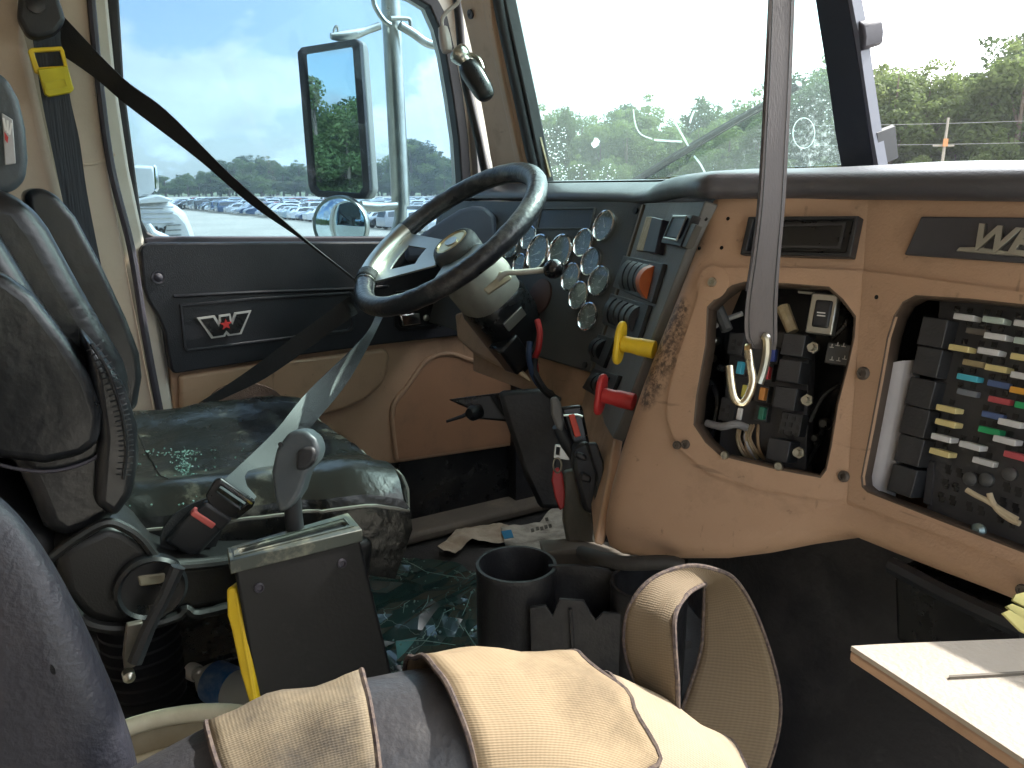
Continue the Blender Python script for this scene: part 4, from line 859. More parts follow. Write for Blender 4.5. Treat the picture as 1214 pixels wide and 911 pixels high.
def bank(x0, y0, dx, dy, n, w_, h_, name, m, lastm=None):
    fr_ = wq('switch_bezel', [(x0-5, y0-3), (x0+dx*n+9, y0+dy*n-1), (x0+dx*n-5, y0+dy*n+h_+10), (x0-18, y0+h_-2)], .006, black_pl)
    for k in range(n):
        a, b = x0+dx*k, y0+dy*k; mm = lastm if (lastm and k == n-1) else m; ex_ = 5 if mm is lastm else 0
        g = G(); top = wp_([(a, b+2), (a+w_, b+4), (a+w_-9, b+h_+2+ex_), (a-9, b+h_+ex_)], .006)
        mid = wp_([(a+1, b+3), (a+w_-1, b+5), (a+w_-10, b+h_+1+ex_), (a-8, b+h_-1+ex_)], .014)
        # rocker: a slim paddle bowed outwards
        TT = [q/8 for q in range(9)]; A = [lerp(top[0], top[3], q) for q in TT]; B = [lerp(top[1], top[2], q) for q in TT]; hh = .009 if mm is not lastm else .014
        A = [lerp(p_, q_, .12) for p_, q_ in zip(A, B)]; B = [lerp(q_, p_, .12) for p_, q_ in zip(A, B)]
        up2 = [WP.n*(.001+hh*math.sin(math.pi*q)**.7) for q in TT]
        g.grid([A, [p_+u_ for p_, u_ in zip(A, up2)], [p_+u_ for p_, u_ in zip(B, up2)], B], closed=False)
        o = g.obj('rocker_switch', mm, dash, bevel=.0012)
        if mm is lastm: o['label'] = 'orange rocker switch'
bank(744, 306, 6.6, 1.5, 5, 6.2, 36, 'bank', black_pl, orange)
bank(726, 350, 6.8, 2.5, 5, 6.2, 32, 'bank', black_pl)
bank(703, 396, 5.5, 2.0, 3, 5.0, 24, 'bank', black_pl)
bank(708, 440, 5.5, 2.0, 3, 5.0, 22, 'bank', black_pl)
def tknob(name, px, py, m, r, lab):
    p = WP.at(px, py, .0); t = thing(name, p, lab, 'valve knob'); ax = (V((-.86, -.50, .10))).normalized()
    g = G(); g.lathe(p, ax, [(r*.5, -.005), (r*.5, .012), (r*.44, .022), (r*.46, .034)], 18); g.obj('stem', m, t, bevel=.001)
    c = p+ax*.034; e = (V((0, 0, 1))-ax*ax.z).normalized(); f = ax.cross(e)
    g = G(); pts = [c+(e*math.cos(a*math.tau/20)*r*1.25+f*math.sin(a*math.tau/20)*r*(.62+.25*abs(math.cos(a*math.tau/20)))) for a in range(20)]
    g.ngon(pts, ax*.007); g.obj('grip', m, t, bevel=.003, seg=3)
    return t
tknob('parking_brake_knob', 771, 414, yellow, .021, 'yellow push-pull valve knob on the driver side of the console')
tknob('trailer_air_knob', 747, 476, red, .021, 'red push-pull valve knob below the yellow one on the console')

# openings' rivets, bolts, holes
mat('old_bolt', (.13, .11, .095), .5, .4, vscale=90)
def bolt(P, a, b, r, name='bolt', m=None, h=.004):
    g = G(); p = P.at(a, b, .004); g.lathe(p, P.n, [(r, 0), (r, h*.5), (r*.8, h), (r*.45, h), (r*.4, h*.5), (0, h*.5)], 14); return g.obj(name, m or MATS['old_bolt'], dash)
bolt(C1, 845, 335, .0052, 'rivet', steel); bolt(C1, 803, 528, .0048); bolt(C1, 813, 527, .0050); bolt(C2, 1001, 565, .0056); bolt(C2, 1024, 443, .0062); bolt(C2, 1213, 700, .005)
g = G(); g.lathe(C1.at(845, 336, .0038), C1.n, [(.018, 0), (.018, .0012), (.0165, .0016), (0, .0018)], 26); g.obj('rivet_boss', tan, dash)
for P, a, b in ((C1, 837, 260), (C1, 863, 259.5), (C1, 829, 294.5), (C1, 855.5, 294), (C2, 1039, 352.5)):
    g = G(); g.lathe(P.at(a, b, .0045 if b > 320 else .0006), P.n, [(.0021, 0), (0, .0001)], 10); g.obj('screw_hole', black_sm, dash)
# worn sooty patch is in the plastic itself
# blank vent bezel
vo = [(887, 257), (950, 256.5), jn(256.5), (1018, 256), (1009, 304), jn(304), (940, 303), (877, 302)]
vP = Plane(C1.at(950, 280), (C1.n*.75+C2.n*.25)); C1v = vP
vo = [(887, 257), (1018, 256), (1008, 305), (877, 302)]; vi = [(893, 261), (1012, 260), (1003, 300), (884, 298)]; vi2 = [(899, 266), (1003, 264), (996, 295), (891, 293)]
g = G(); g.prism(vP.poly(vo, .012), -vP.n*.014, holes=[vP.poly(vi, .012)]); vb = g.obj('blank_bezel', black_pl, dash, bevel=.001)
g = G(); g.ngon(vP.poly(vi, .006), -vP.n*.008); g.obj('blank_plate', black_sm, vb, bevel=.001)
g = G(); g.prism(vP.poly(vi2, .008), -vP.n*.003, holes=[vP.poly([(902, 269), (999, 267), (993, 292), (894, 290)], .008)]); g.obj('blank_rim', MATS['blank_display'], vb)
# name plaque
plq = [(1092, 257), (1214, 258), (1420, 262), (1420, 333), (1214, 312), (1072, 302)]
g = G(); g.ngon(C2.poly(plq, .004), -C2.n*.006); pq = g.obj('name_plaque', mat('plaque_grey', (.06, .06, .07), .5, vscale=10, dust=.3, dcol=(.12, .11, .11)), dash, bevel=.001)
def text_mesh(s, size, ext, name):
    cu = bpy.data.curves.new(name, 'FONT'); cu.body = s; cu.size = size; cu.extrude = ext; cu.bevel_depth = size*.012; cu.offset = size*.02; cu.shear = .25
    o = bpy.data.objects.new(name, cu); C.objects.link(o); dg = bpy.context.evaluated_depsgraph_get(); me = bpy.data.meshes.new_from_object(o.evaluated_get(dg)); bpy.data.objects.remove(o); return me
me = text_mesh('WE', .040, .0018, 'letters'); me.materials.clear(); me.materials.append(alu)
a, b = C2.at(1147, 294, .0062), C2.at(1214, 303, .0062); ex = (b-a).normalized()
o = child('plaque_letters', me, pq, rel(dash, frame(a, ex, C2.n.cross(ex), C2.n)))
s_ = (C2.at(1147, 265)-C2.at(1147, 294)).length/.029; o.scale = (s_*1.05, s_, 1)
g = G(); g.ngon(C2.poly([(1137, 293), (1160, 293), (1214, 301), (1214, 304.5), (1133, 298)], .0065), -C2.n*.004); g.obj('letter_bar', alu, pq, bevel=.0006)

mat('wire_tan', (.42, .30, .18), .5); mat('wire_cream', (.62, .52, .36), .5); mat('tab_grey', (.22, .22, .23), .5)
# ---- relay board in the eight sided opening
rb = thing('relay_board', C1.at(920, 570, -.05), 'small relay and fuse board inside the eight sided opening', 'relay board')
ex1 = -d1; ez1 = C1.n; ey1 = ez1.cross(ex1); ey1 = ey1 if ey1.z > 0 else -ey1
relay_m = mat('relay_plastic', (.035, .037, .042), .42, vscale=30, bump=.08, bscale=400, dust=.2, dcol=(.09, .09, .09))
board_m = mat('fuse_board_plastic', (.05, .05, .055), .5, vscale=12, bump=.1, bscale=300, dust=.3, dcol=(.11, .105, .10))
def cube_at(P, ex, ey, px, py, w_, h_, dep, off, name, m, par, bevel=.001, root=None, tilt=0):
    c = P.at(px, py, off)-P.n*dep/2; g = G(); mm = Matrix((ex, ey, P.n)).transposed().to_4x4()
    if tilt: mm = mm @ Matrix.Rotation(R_(tilt), 4, 'Z')
    g.box(c, (w_, h_, dep), mm); return g.obj(name, m, par, bevel=bevel)
g = G(); g.prism(C1.poly([(868, 395), (960, 393), (955, 570), (850, 550)], -.045), -C1.n*.02); g.obj('mounting_board', board_m, rb, bevel=.001)
for (a, b) in ((940, 409), (935, 440), (930, 472), (922, 534)):
    c = cube_at(C1, ex1, ey1, a, b, .023, .0225, .03, -.016, 'relay', relay_m, rb)
cube_at(C1, ex1, ey1, 993, 420, .023, .021, .02, -.03, 'relay', mat('relay_grey', (.09, .095, .10), .4), rb)
g = G()
for k, (a, b) in enumerate(((986, 412), (993, 410), (1000, 411), (986, 427), (994, 428), (1001, 426))):
    p = C1.at(a, b, -.0295); g.box(p, (.004, .0008, .0004), Matrix((ex1, ey1, C1.n)).transposed().to_4x4()); g.box(p+ey1*.002, (.0008, .003, .0004), Matrix((ex1, ey1, C1.n)).transposed().to_4x4())
g.obj('relay_print', print_w, rb)
sk_ = cube_at(C1, ex1, ey1, 937, 503, .022, .023, .02, -.026, 'relay_socket', relay_m, rb)
def holes(P, ex, ey, lst, off, par, name='socket_holes', w_=.0035, h_=.0045, m=None, solo=False):
    g = G()
    for a, b in lst: g.box(P.at(a, b, off), (w_, h_, .0012), Matrix((ex, ey, P.n)).transposed().to_4x4())
    o = g.obj(name, m or black_sm, par); o['kind'] = 'stuff'; return o
holes(C1, ex1, ey1, [(932, 494), (941, 496), (949, 498), (929, 503), (937, 504), (946, 507), (927, 512), (936, 514), (944, 516), (870, 405), (876, 408), (869, 413), (863, 482), (857, 486), (862, 492)], -.0255, rb)
for a, b, mm, nm in ((876, 436, 'cyan', 'blue blade fuse'), (915, 421, 'bluef', 'dark blue blade fuse'), (908, 442, 'redf', 'red blade fuse'), (903, 467, 'orangef', 'orange blade fuse'), (902, 490, 'greenf', 'green blade fuse'), (882, 464, 'yellowf', 'yellow blade fuse')):
    colr = {'cyan': (.05, .38, .55), 'bluef': (.06, .10, .40), 'redf': (.50, .04, .05), 'orangef': (.62, .26, .06), 'greenf': (.02, .16, .10), 'yellowf': (.60, .55, .10)}[mm]
    m = MATS.get('fuse_'+mm) or mat('fuse_'+mm, colr, .35, vscale=40)
    cube_at(C1, ex1, ey1, a, b, .0145, .018, .012, -.034, 'fuse_holder', relay_m, rb)
    o = cube_at(C1, ex1, ey1, a, b, .0062, .0135, .012, -.026, 'fuse', m, rb); o['label'] = nm
cube_at(C1, ex1, ey1, 876, 491, .0055, .013, .004, -.028, 'paper_tag', white_pl, rb)
cube_at(C1, ex1, ey1, 862, 486, .018, .026, .02, -.036, 'fuse_holder', relay_m, rb); cube_at(C1, ex1, ey1, 872, 408, .018, .024, .02, -.036, 'fuse_holder', relay_m, rb)
sf = cube_at(C1, ex1, ey1, 974, 372, .026, .040, .012, -.006, 'switch_frame', alu, rb, bevel=.0015)
cube_at(C1, ex1, ey1, 974, 372, .0165, .027, .012, -.0035, 'rocker', black_pl, sf, bevel=.002)
g = G()
for yy in (371, 374.5): g.box(C1.at(973.5, yy, -.0031), (.008, .0011, .0006), Matrix((ex1, ey1, C1.n)).transposed().to_4x4())
g.obj('rocker_print', print_w, sf)
g = G(); g.ngon(C1.poly([(946, 345), (966, 347), (966, 349.5), (946, 347.5)], -.02), -C1.n*.004); g.obj('bracket', alu, rb)
g = G(); g.tube([C1.at(851, 364, -.03), C1.at(862, 392, -.03)], [.006, .0065], 8); g.obj('lever', MATS['relay_grey'], rb)
g = G(); g.tube([C1.at(928, 364, -.035), C1.at(940, 394, -.032)], [.007, .006], 8); g.obj('cable_sleeve', MATS['aged_strip'], rb)
g = G(); g.tube(smooth_path([C1.at(838, 502, -.02), C1.at(856, 506, -.016), (C1.at(872, 503, -.018)), C1.at(884, 507, -.03)], 4), .0042, 8); g.obj('cable_tab', MATS['tab_grey'], rb)
for k in range(7):
    g = G(); x0 = 876+k*3.6; g.tube(smooth_path([C1.at(x0+2, 500, -.05), C1.at(x0-2+rnd.uniform(-3, 3), 518, -.035), C1.at(x0+3, 535, -.035), C1.at(x0+12+rnd.uniform(-3, 3), 546, -.05)], 4), .0017, 6); g.obj('wire', (MATS['aged_strip'], MATS['wire_tan'], MATS['wire_tan'], MATS['wire_grey'])[k % 4], rb)
for a, b in ((966, 413), (959, 475), (949, 537)):
    g = G(); p = C1.at(a, b, -.03); g.tube([p, p+C1.n*.014], .0035, 8); g.tube([p+C1.n*.002, p+C1.n*.006], .006, 6); g.obj('terminal_stud', steel, rb)
for a, b, r_ in ((849, 405, .005), (846, 425, .0045), (858, 437, .004), (1002, 372, .004), (980, 503, .006), (970, 520, .005)):
    g = G(); p = C1.at(a, b, -.05); g.lathe(p, C1.n, [(r_, 0), (r_, .01), (r_*.6, .012), (0, .012)], 10); g.obj('terminal', steel if b < 430 and a < 900 else black_sm, rb)
for k, pth in enumerate(([(838, 395), (850, 385), (858, 380), (880, 372)], [(1005, 345), (1008, 390), (1003, 440), (990, 500)], [(960, 500), (975, 470), (995, 455)], [(995, 350), (1004, 380), (985, 402)], [(840, 450), (850, 470), (848, 500), (842, 520)], [(955, 555), (972, 520), (985, 480)])):
    g = G(); g.tube(smooth_path([C1.at(a, b, -.05) for a, b in pth], 5), .003, 6); g.obj('wire', black_sm if k else MATS['wire_grey'], rb)
for a, b in ((860, 540), (924, 553)): bolt(C1, a, b, .0045, 'bolt', steel)

# ---- main fuse panel at right
fpn = thing('fuse_panel', C2.at(1130, 640, -.05), 'large fuse panel with rows of coloured blade fuses at the right edge of the dash', 'fuse panel')
e2x, e2y = V((1, 0, 0)), -dn2
g = G(); g.prism(C2.poly([(1114, 345), (1400, 365), (1400, 745), (1098, 612)], -.030), -C2.n*.02); g.obj('mounting_board', board_m, fpn, bevel=.001)
g = G(); g.prism(C2.poly([(1100, 545), (1108, 547), (1103, 600), (1094, 597)], -.028), -C2.n*.02); g.obj('board_rail', board_m, fpn, bevel=.001)
for a, b in ((1105, 394), (1098.5, 429), (1090.5, 466), (1083.5, 500), (1077.5, 534), (1069, 570)):
    cube_at(C2, e2x, e2y, a, b, .0235, .0255, .035, -.012, 'relay', relay_m, fpn)
fcol = dict(w=(.66, .67, .68), g=(.50, .60, .55), y=(.70, .60, .28), c=(.08, .50, .66), o=(.72, .36, .05), r=(.55, .10, .12), n=(.03, .42, .16), b=(.10, .16, .36), d=(.16, .14, .12), t=(.40, .32, .18), s=(.20, .22, .26))
names = dict(w='white', g='pale green', y='pale yellow', c='cyan', o='orange', r='red', n='green', b='dark blue', d='smoky', t='tan', s='grey')
fm = {k: mat('fuse_body_'+names[k].replace(' ', '_'), v, .38, vscale=60, vamt=.3) for k, v in fcol.items()}
def fuse_mesh(m):
    g = G(); w0, w1, h, dd = .0088, .0078, .0026, .016
    a = [V((-w0, -h, 0)), V((w0, -h, 0)), V((w0, h, 0)), V((-w0, h, 0))]; b = [V((p.x*w1/w0, p.y*.85, -dd)) for p in a]
    g.add(a+b, [(0, 1, 2, 3), (7, 6, 5, 4), (0, 4, 5, 1), (1, 5, 6, 2), (2, 6, 7, 3), (3, 7, 4, 0)])
    g.add([V((-.004, -.0008, .0004)), V((.004, -.0008, .0004)), V((.004, .0008, .0004)), V((-.004, .0008, .0004))], [(0, 1, 2, 3)])
    me = mesh_only(g, 'fuse', m, smooth=False); bm = bmesh.new(); bm.from_mesh(me); bmesh.ops.bevel(bm, geom=[e for e in bm.edges if len(e.link_faces) == 2], offset=.0006, segments=1, affect='EDGES'); bm.to_mesh(me); bm.free(); return me
fme = {k: fuse_mesh(m) for k, m in fm.items()}
FU = [(1142, 376, 'w', 0), (1177, 379.5, 'g', 0), (1215, 384, 'w', 0), (1157, 393, 'd', -9), (1179, 399, 'w', 0), (1215, 405, 'g', 0), (1136, 413, 'y', 0), (1171, 417, 'w', 0), (1211, 424, 'y', 0), (1153, 431, 't', -9), (1180, 437, 'y', -2), (1211, 446, 'w', 0),
      (1146, 448, 'c', -4), (1183, 456, 'b', -9), (1210, 464, 'o', 0), (1146, 466, 's', -9), (1184, 475, 'r', -8), (1216, 482, 'n', -4), (1121, 485, 'y', 3), (1176, 493, 'b', -9), (1120, 502, 'y', 3), (1196, 502, 'w', 2), (1172, 511, 'n', -5), (1115, 519.5, 'w', 2), (1190, 522.5, 'w', 2), (1149, 529, 'w', 2), (1113, 537, 'y', 2), (1203, 541, 'r', 0), (1165, 548, 'w', -7)]
for q in range(46):
    a = 1240+(q % 5)*38+rnd.uniform(-2, 2); b = 388+(q//5)*20+(q % 5)*4.5
    FU.append((a, b, rnd.choice('wwyygrbocs'), rnd.choice((0, 0, -8))))
for a, b, k, z in FU:
    o = child('fuse', fme[k], fpn, rel(fpn, frame(C2.at(a, b, -.012+z*.0012), e2x, e2y, C2.n))); o['label'] = names[k]+' blade fuse'
hl = []
for a, b, k, z in FU: hl += [(a-7, b-9.5), (a+8, b-8)]
for (a, b) in ((1124, 556), (1137, 560), (1121, 573), (1133, 577), (1116, 589), (1129, 593), (1158, 566), (1171, 571), (1149, 600), (1163, 605), (1193, 577), (1207, 583), (1189, 595), (1204, 602), (1186, 614), (1200, 620)): hl += [(a, b-2), (a+1, b+3)]
for q in range(40): hl.append((1225+(q % 8)*20, 590+(q//8)*16+(q % 8)*6))
holes(C2, e2x, e2y, hl, -.0298, fpn, w_=.0045, h_=.0048)
for a, b in ((1152, 568), (1171, 569), (1199, 562)):
    g = G(); p = C2.at(a, b, -.03); g.lathe(p, C2.n, [(.006, 0), (.006, .004), (.003, .006), (0, .006)], 12); g.obj('terminal', MATS['relay_grey'], fpn)
for pth in ([(1146, 581), (1158, 588), (1172, 595), (1190, 607), (1206, 616)], [(1173, 585), (1176, 594), (1184, 606), (1197, 616), (1209, 621)]):
    g = G(); g.tube(smooth_path([C2.at(a, b, -.012) for a, b in pth], 5), .0024, 8); g.obj('jumper_wire', MATS['wire_cream'], fpn)
g = G(); g.lathe(C2.at(1161, 629, -.01), C2.n, [(.006, 0), (.006, .003), (.003, .006), (0, .006)], 12); g.obj('bolt', mat('dull_bolt', (.32, .42, .42), .4, .8), fpn)
# rolled white sheet standing left of the relays
g = G(); a0, a1 = C2.at(1070, 432, -.030), C2.at(1041, 586, -.030)
pts = []
ax = (a1-a0).normalized(); u = ax.cross(C2.n).normalized(); n_ = u.cross(ax)
for k in range(40):
    th = k/39*math.tau*1.35; r = .0150+.002*k/39; pts.append((math.cos(th)*r, math.sin(th)*r))
rows = [[a0+ax*t*(a1-a0).length+u*(x*(1+.08*math.sin(t*5)))+n_*y+ax*(x*.35 if t == 0 else 0) for x, y in pts] for t in (0, .3, .6, 1)]
g.grid(rows); tag(g.obj('rolled_sheet', mat('white_sheet', (.50, .50, .54), .55, vscale=30, vamt=.3), ang=70), 'rolled white paper sheet standing left of the black relays', 'paper roll')
# ------------------------------------------------------------------ steering wheel and column
SC = D(531, 281, 1.49); th_ = R_(52.5)
e1_, e2_ = V((1, 0, 0)), V((0, math.sin(th_), math.cos(th_))); sn = e1_.cross(e2_)
RW = .1955
def wpt(deg, r=RW, h=0.0): a = R_(deg); return SC+(e1_*math.cos(a)+e2_*math.sin(a))*r+sn*h
wh = thing('steering_wheel', SC, 'large worn black steering wheel with metal spokes and a round horn badge', 'steering wheel')
rim_m = mat('rim_rubber', (.018, .019, .024), .30, vscale=14, bump=.35, bscale=120, spec=.6, dust=.5, dcol=(.30, .29, .26), dscale=10, dpos=.50)
g = G(); g.tube([wpt(a*5) for a in range(72)], [.0188+.0010*math.sin(a*5*.35)*math.sin(a*1.7) for a in range(72)], 18, closed=True); g.obj('rim', rim_m, wh, ang=80)
g = G(); g.tube([wpt(a*5, RW-.0135, -.007) for a in range(72)], .0050, 8, closed=True); g.obj('rim_seam', rubber, wh)
g = G(); g.lathe(SC-sn*.052, sn, [(.042, -.03), (.047, 0), (.047, .028), (.044, .036), (.040, .041), (.036, .042), (.034, .038), (0, .038)], 36); hub = g.obj('hub', gauge_pl, wh)
g = G(); g.lathe(SC-sn*.052, sn, [(.034, .0385), (.034, .041), (.031, .0425), (.029, .040), (0, .040)], 36); g.obj('badge_ring', brass, hub)
g = G(); c = SC-sn*.0115; g.ngon([c+e1_*math.cos(a*math.tau/16)*.018+e2_*math.sin(a*math.tau/16)*.012 for a in range(16)], sn*.002); g.obj('badge_motif', alu, hub)
def spoke(deg):
    a0, a1 = deg-26, deg+26; k = 9
    o_in = [wpt(lerp(deg-48, deg+48, q/4), .050, -.030) for q in range(5)]; o_out = [wpt(lerp(a1, a0, q/k), RW-.012, -.004) for q in range(k+1)]
    i_in = [wpt(lerp(deg-15, deg+15, q/3), .095, -.021) for q in range(4)]; i_out = [wpt(lerp(deg+15, deg-15, q/4), RW-.045, -.010) for q in range(5)]
    g = G(); g.prism(o_in+o_out, -sn*.004, holes=[i_in+i_out]); g.obj('spoke', alu, wh, bevel=.001)
    g = G(); p = [wpt(lerp(a0, a1, q/k), RW, 0) for q in range(k+1)]; g.tube(p, .0206, 14); g.obj('worn_rim_shine', steel, wh) if deg == 205 else None  # steel sleeve stands in for the sunlit shine of the worn rim
spoke(205); spoke(335)
# column
t = thing('steering_column', SC-sn*.1, 'black steering column below the wheel with worn cream upper shroud and wiring', 'steering column')
ax = -sn
def cring(h, w_, hh, off=(0, 0, 0)):
    c = SC+ax*h+V(off); u = e2_; r_ = []
    for k in range(20):
        a = math.tau*k/20; ca, sa = math.cos(a), math.sin(a)
        r_.append(c+e1_*w_*abs(ca)**.7*(1 if ca > 0 else -1)+u*hh*abs(sa)**.7*(1 if sa > 0 else -1))
    return r_
g = G(); g.grid([cring(.072, .040, .040), cring(.075, .056, .056), cring(.105, .064, .062), cring(.155, .062, .060), cring(.16, .058, .056)], closed=True); g.obj('upper_shroud', mat('dusty_cream_shroud', (.40, .39, .34), .5, vscale=6, col2=(.16, .155, .14), vamt=.8, dust=.4, dcol=(.1, .1, .09)), t)
g = G(); g.grid([cring(.150, .060, .060), cring(.16, .066, .064), cring(.24, .066, .062), cring(.30, .060, .060), cring(.36, .052, .050), cring(.42, .040, .040), cring(.62, .034, .034)], closed=True); g.obj('lower_shroud', black_sm, t)
g = G(); g.box(SC+ax*.19+e1_*.066-e2_*.01, (.006, .05, .02), frame((0, 0, 0), e1_, e2_, sn)); g.obj('shroud_clip', alu, t, bevel=.001)
g = G(); g.box(SC+ax*.25+e1_*.045+e2_*(-.05), (.05, .05, .07), frame((0, 0, 0), e1_, e2_, sn)); g.obj('switch_block', black_sm, t, bevel=.006)
g = G(); g.box(SC+ax*.29+e1_*.066-e2_*.0, (.012, .05, .05), frame((0, 0, 0), e1_, e2_, sn)); g.obj('harness_connector', black_pl, t, bevel=.004)
g = G(); g.tube(smooth_path([D(637, 380, 1.46), D(640, 395, 1.45), D(638, 415, 1.45), D(634, 425, 1.47), D(636, 440, 1.5)], 5), .0058, 8); g.obj('red_cable', red, t)
g = G(); g.tube(smooth_path([D(628, 405, 1.45), D(627, 425, 1.45), D(632, 445, 1.46), D(640, 458, 1.47), D(655, 470, 1.48), D(662, 485, 1.5)], 5), .0055, 8); g.obj('blue_cable', mat('blue_cable', (.03, .06, .14), .45), t)
g = G(); g.tube(smooth_path([D(634, 425, 1.46), D(633, 440, 1.46), D(645, 462, 1.46), D(662, 475, 1.48)], 5), .007, 8); g.obj('harness', rubber, t)
# hand lever on the column
t = thing('column_lever', D(600, 330, 1.40), 'cream metal lever with a round black knob sticking out right of the steering column', 'lever')
g = G(); g.ngon([D(a, b, 1.395) for a, b in ((573, 343), (579, 349), (607, 330), (602, 322), (592, 322), (588, 330))], CF*.016); g.obj('lever_bracket', cream_pl, t, bevel=.002)
g = G(); g.tube(smooth_path([D(590, 332, 1.39), D(600, 324, 1.385), D(618, 323, 1.38), D(648, 320, 1.37)], 4), .0052, 10); g.obj('lever_arm', cream, t)
g = G(); c = D(657, 319, 1.37); kx = (D(657, 319, 1.37)-D(640, 321, 1.38)).normalized()
g.lathe(c, kx, [(.006, -.018), (.011, -.016), (.016, -.008), (.0175, 0), (.016, .008), (.011, .014), (.006, .0165), (0, .017)], 20); g.obj('knob', mat('knob_black', (.02, .02, .024), .25, coat=.5), t)

# instruments hood behind the wheel (left end of the dash, seen through the wheel)
g = G(); hp = [(478, 290), (500, 276), (524, 260), (545, 247), (560, 243), (576, 244), (588, 255), (592, 300), (480, 310)]
g.ngon([D(a, b, 1.76) for a, b in hp], CF*.06); tag(g.obj('side_dash_pod', mat('blue_grey_pod', (.075, .09, .13), .5, vscale=8), bevel=.012, seg=3), 'blue grey moulded dash end seen through the steering wheel', 'dash end')

# pedals area bracket and lower pieces
t = thing('column_bracket', D(600, 480, 1.55), 'black torn column cover and bracket, with a dark sheet for the footwell shade', 'bracket')
g = G(); g.ngon([D(a, b, 1.62) for a, b in ((531, 474), (545, 472), (600, 465), (640, 462), (652, 470), (655, 500), (640, 510), (600, 500), (566, 497), (556, 485))], CF*.05); g.obj('cover', black_sm, t, bevel=.004)
g = G(); g.ngon([D(a, b, 1.50) for a, b in ((590, 464), (650, 460), (668, 470), (690, 540), (676, 604), (640, 604), (620, 560), (600, 500))], CF*.10); g.obj('lower_cover', carpet2, t, bevel=.01)  # dark sheet stands for the shaded void below the column
g = G(); g.tube([D(529, 500, 1.6), D(548, 494, 1.6), D(570, 482, 1.62)], [.003, .004, .006], 8); g.obj('rod', rubber, t)
g = G(); g.lathe(D(560, 490, 1.58), V((.3, -.9, .1)), [(.014, -.02), (.016, 0), (.010, .01), (0, .01)], 12); g.obj('pivot', black_pl, t)
g = G(); g.tube(smooth_path([D(585, 470, 1.58), D(598, 490, 1.56), D(612, 505, 1.55), D(622, 530, 1.56)], 4), .006, 8); g.obj('lever_rod', black_pl, t)
for k, a in enumerate((560, 600)):
    t2 = thing('foot_pedal', V((-1.35+.16*k, 1.13, FLZ)), ('left' if k == 0 else 'right')+' floor pedal in the dark driver footwell', 'pedal')
    c = V((-1.35+.16*k, 1.10, FLZ+.13)); g = G(); g.box(c, (.07, .02, .11), Matrix.Rotation(R_(-35), 4, 'X')); g.obj('pad', rubber, t2, bevel=.006)
    g = G(); g.tube([c, c+V((0, .10, .05)), c+V((0, .13, .22))], .01, 8); g.obj('arm', black_pl, t2)

# keys
t = thing('ignition_key', D(668, 540, 1.05), 'silver ignition key with a red fob hanging below the dash', 'key')
kd_ = 1.06
g = G(); g.prism([D(a, b, kd_) for a, b in ((658, 527), (677, 529), (675, 546), (656, 543))], CF*.004, holes=[[D(a, b, kd_) for a, b in ((660, 530), (664, 530.5), (663, 540), (659, 539.5))]]); g.obj('key_head', alu, t, bevel=.001)
g = G(); g.tube([D(676+0, 537, kd_), D(690, 539, kd_+.02)], .003, 6); g.obj('key_blade', steel, t)
g = G(); c = D(661, 552, kd_); g.tube([c+(CR*math.cos(a*math.tau/18)*.0055+CU*math.sin(a*math.tau/18)*.010) for a in range(18)], .0013, 6, closed=True); g.obj('key_ring', steel, t)
g = G(); g.ngon([D(a, b, kd_) for a, b in ((656, 557), (662, 554), (667, 562), (670, 585), (669, 602), (664, 606), (658, 590), (654, 570))], CF*.006); g.obj('key_fob', red, t, bevel=.002)
t = thing('lever_assembly', D(690, 560, 1.05), 'black lever mechanism with an orange red tab under the driver side of the dash', 'lever')
g = G(); g.ngon([D(a, b, 1.04) for a, b in ((653, 472), (660, 470), (665, 478), (669, 500), (667, 512), (660, 508), (654, 492))], CF*.02); g.obj('grey_handle', mat('handle_grey', (.14, .14, .135), .5, vscale=12), t, bevel=.003)
g = G(); g.tube([D(661, 505, 1.05), D(672, 525, 1.06), D(686, 545, 1.06)], [.008, .010, .010], 10); g.obj('arm', black_pl, t)
g = G(); g.ngon([D(a, b, 1.03) for a, b in ((674, 492), (681, 491), (689, 517), (682, 519))], CF*.006); g.obj('tab', redo, t, bevel=.001)
g = G(); g.tube([D(668, 493, 1.035), D(684, 492, 1.035), D(691, 494, 1.035)], .0015, 6); g.obj('clip', steel, t)
g = G(); g.ngon([D(a, b, 1.05) for a, b in ((664, 483), (690, 480), (694, 500), (700, 530), (690, 548), (676, 520))], CF*.02); g.obj('housing_top', black_sm, t, bevel=.004)
g = G(); g.ngon([D(a, b, 1.02) for a, b in ((678, 530), (694, 522), (704, 530), (714, 560), (712, 590), (704, 612), (692, 606), (686, 580), (680, 556))], CF*.04); g.obj('housing', black_pl, t, bevel=.006)
g = G(); g.ngon([D(a, b, 1.005) for a, b in ((690, 560), (702, 566), (700, 574), (688, 570))], CF*.02); g.obj('cross_lug', black_pl, t, bevel=.003)
g = G(); g.ngon([D(a, b, 1.005) for a, b in ((683, 535), (696, 540), (695, 548), (682, 543))], CF*.02); g.obj('cross_lug', black_pl, t, bevel=.003)
g = G(); g.ngon([D(a, b, 1.0) for a, b in ((696, 526), (708, 525), (716, 548), (717, 575), (712, 600), (705, 596), (708, 565))], CF*.02); g.obj('curved_guard', black_pl, t, bevel=.003)
g = G(); g.ngon([D(a, b, 1.06) for a, b in ((669, 560), (688, 556), (700, 600), (706, 640), (712, 660), (676, 664), (668, 620))], CF*.03); tag(g.obj('footwell_plate', mat('muddy_plate', (.10, .095, .075), .5, vscale=9, col2=(.03, .03, .025), vamt=1, stretch=(3, 3, .6), dust=.6, dcol=(.2, .18, .14)), bevel=.004), 'muddy grey metal plate beside the foot of the tan console', 'metal plate')

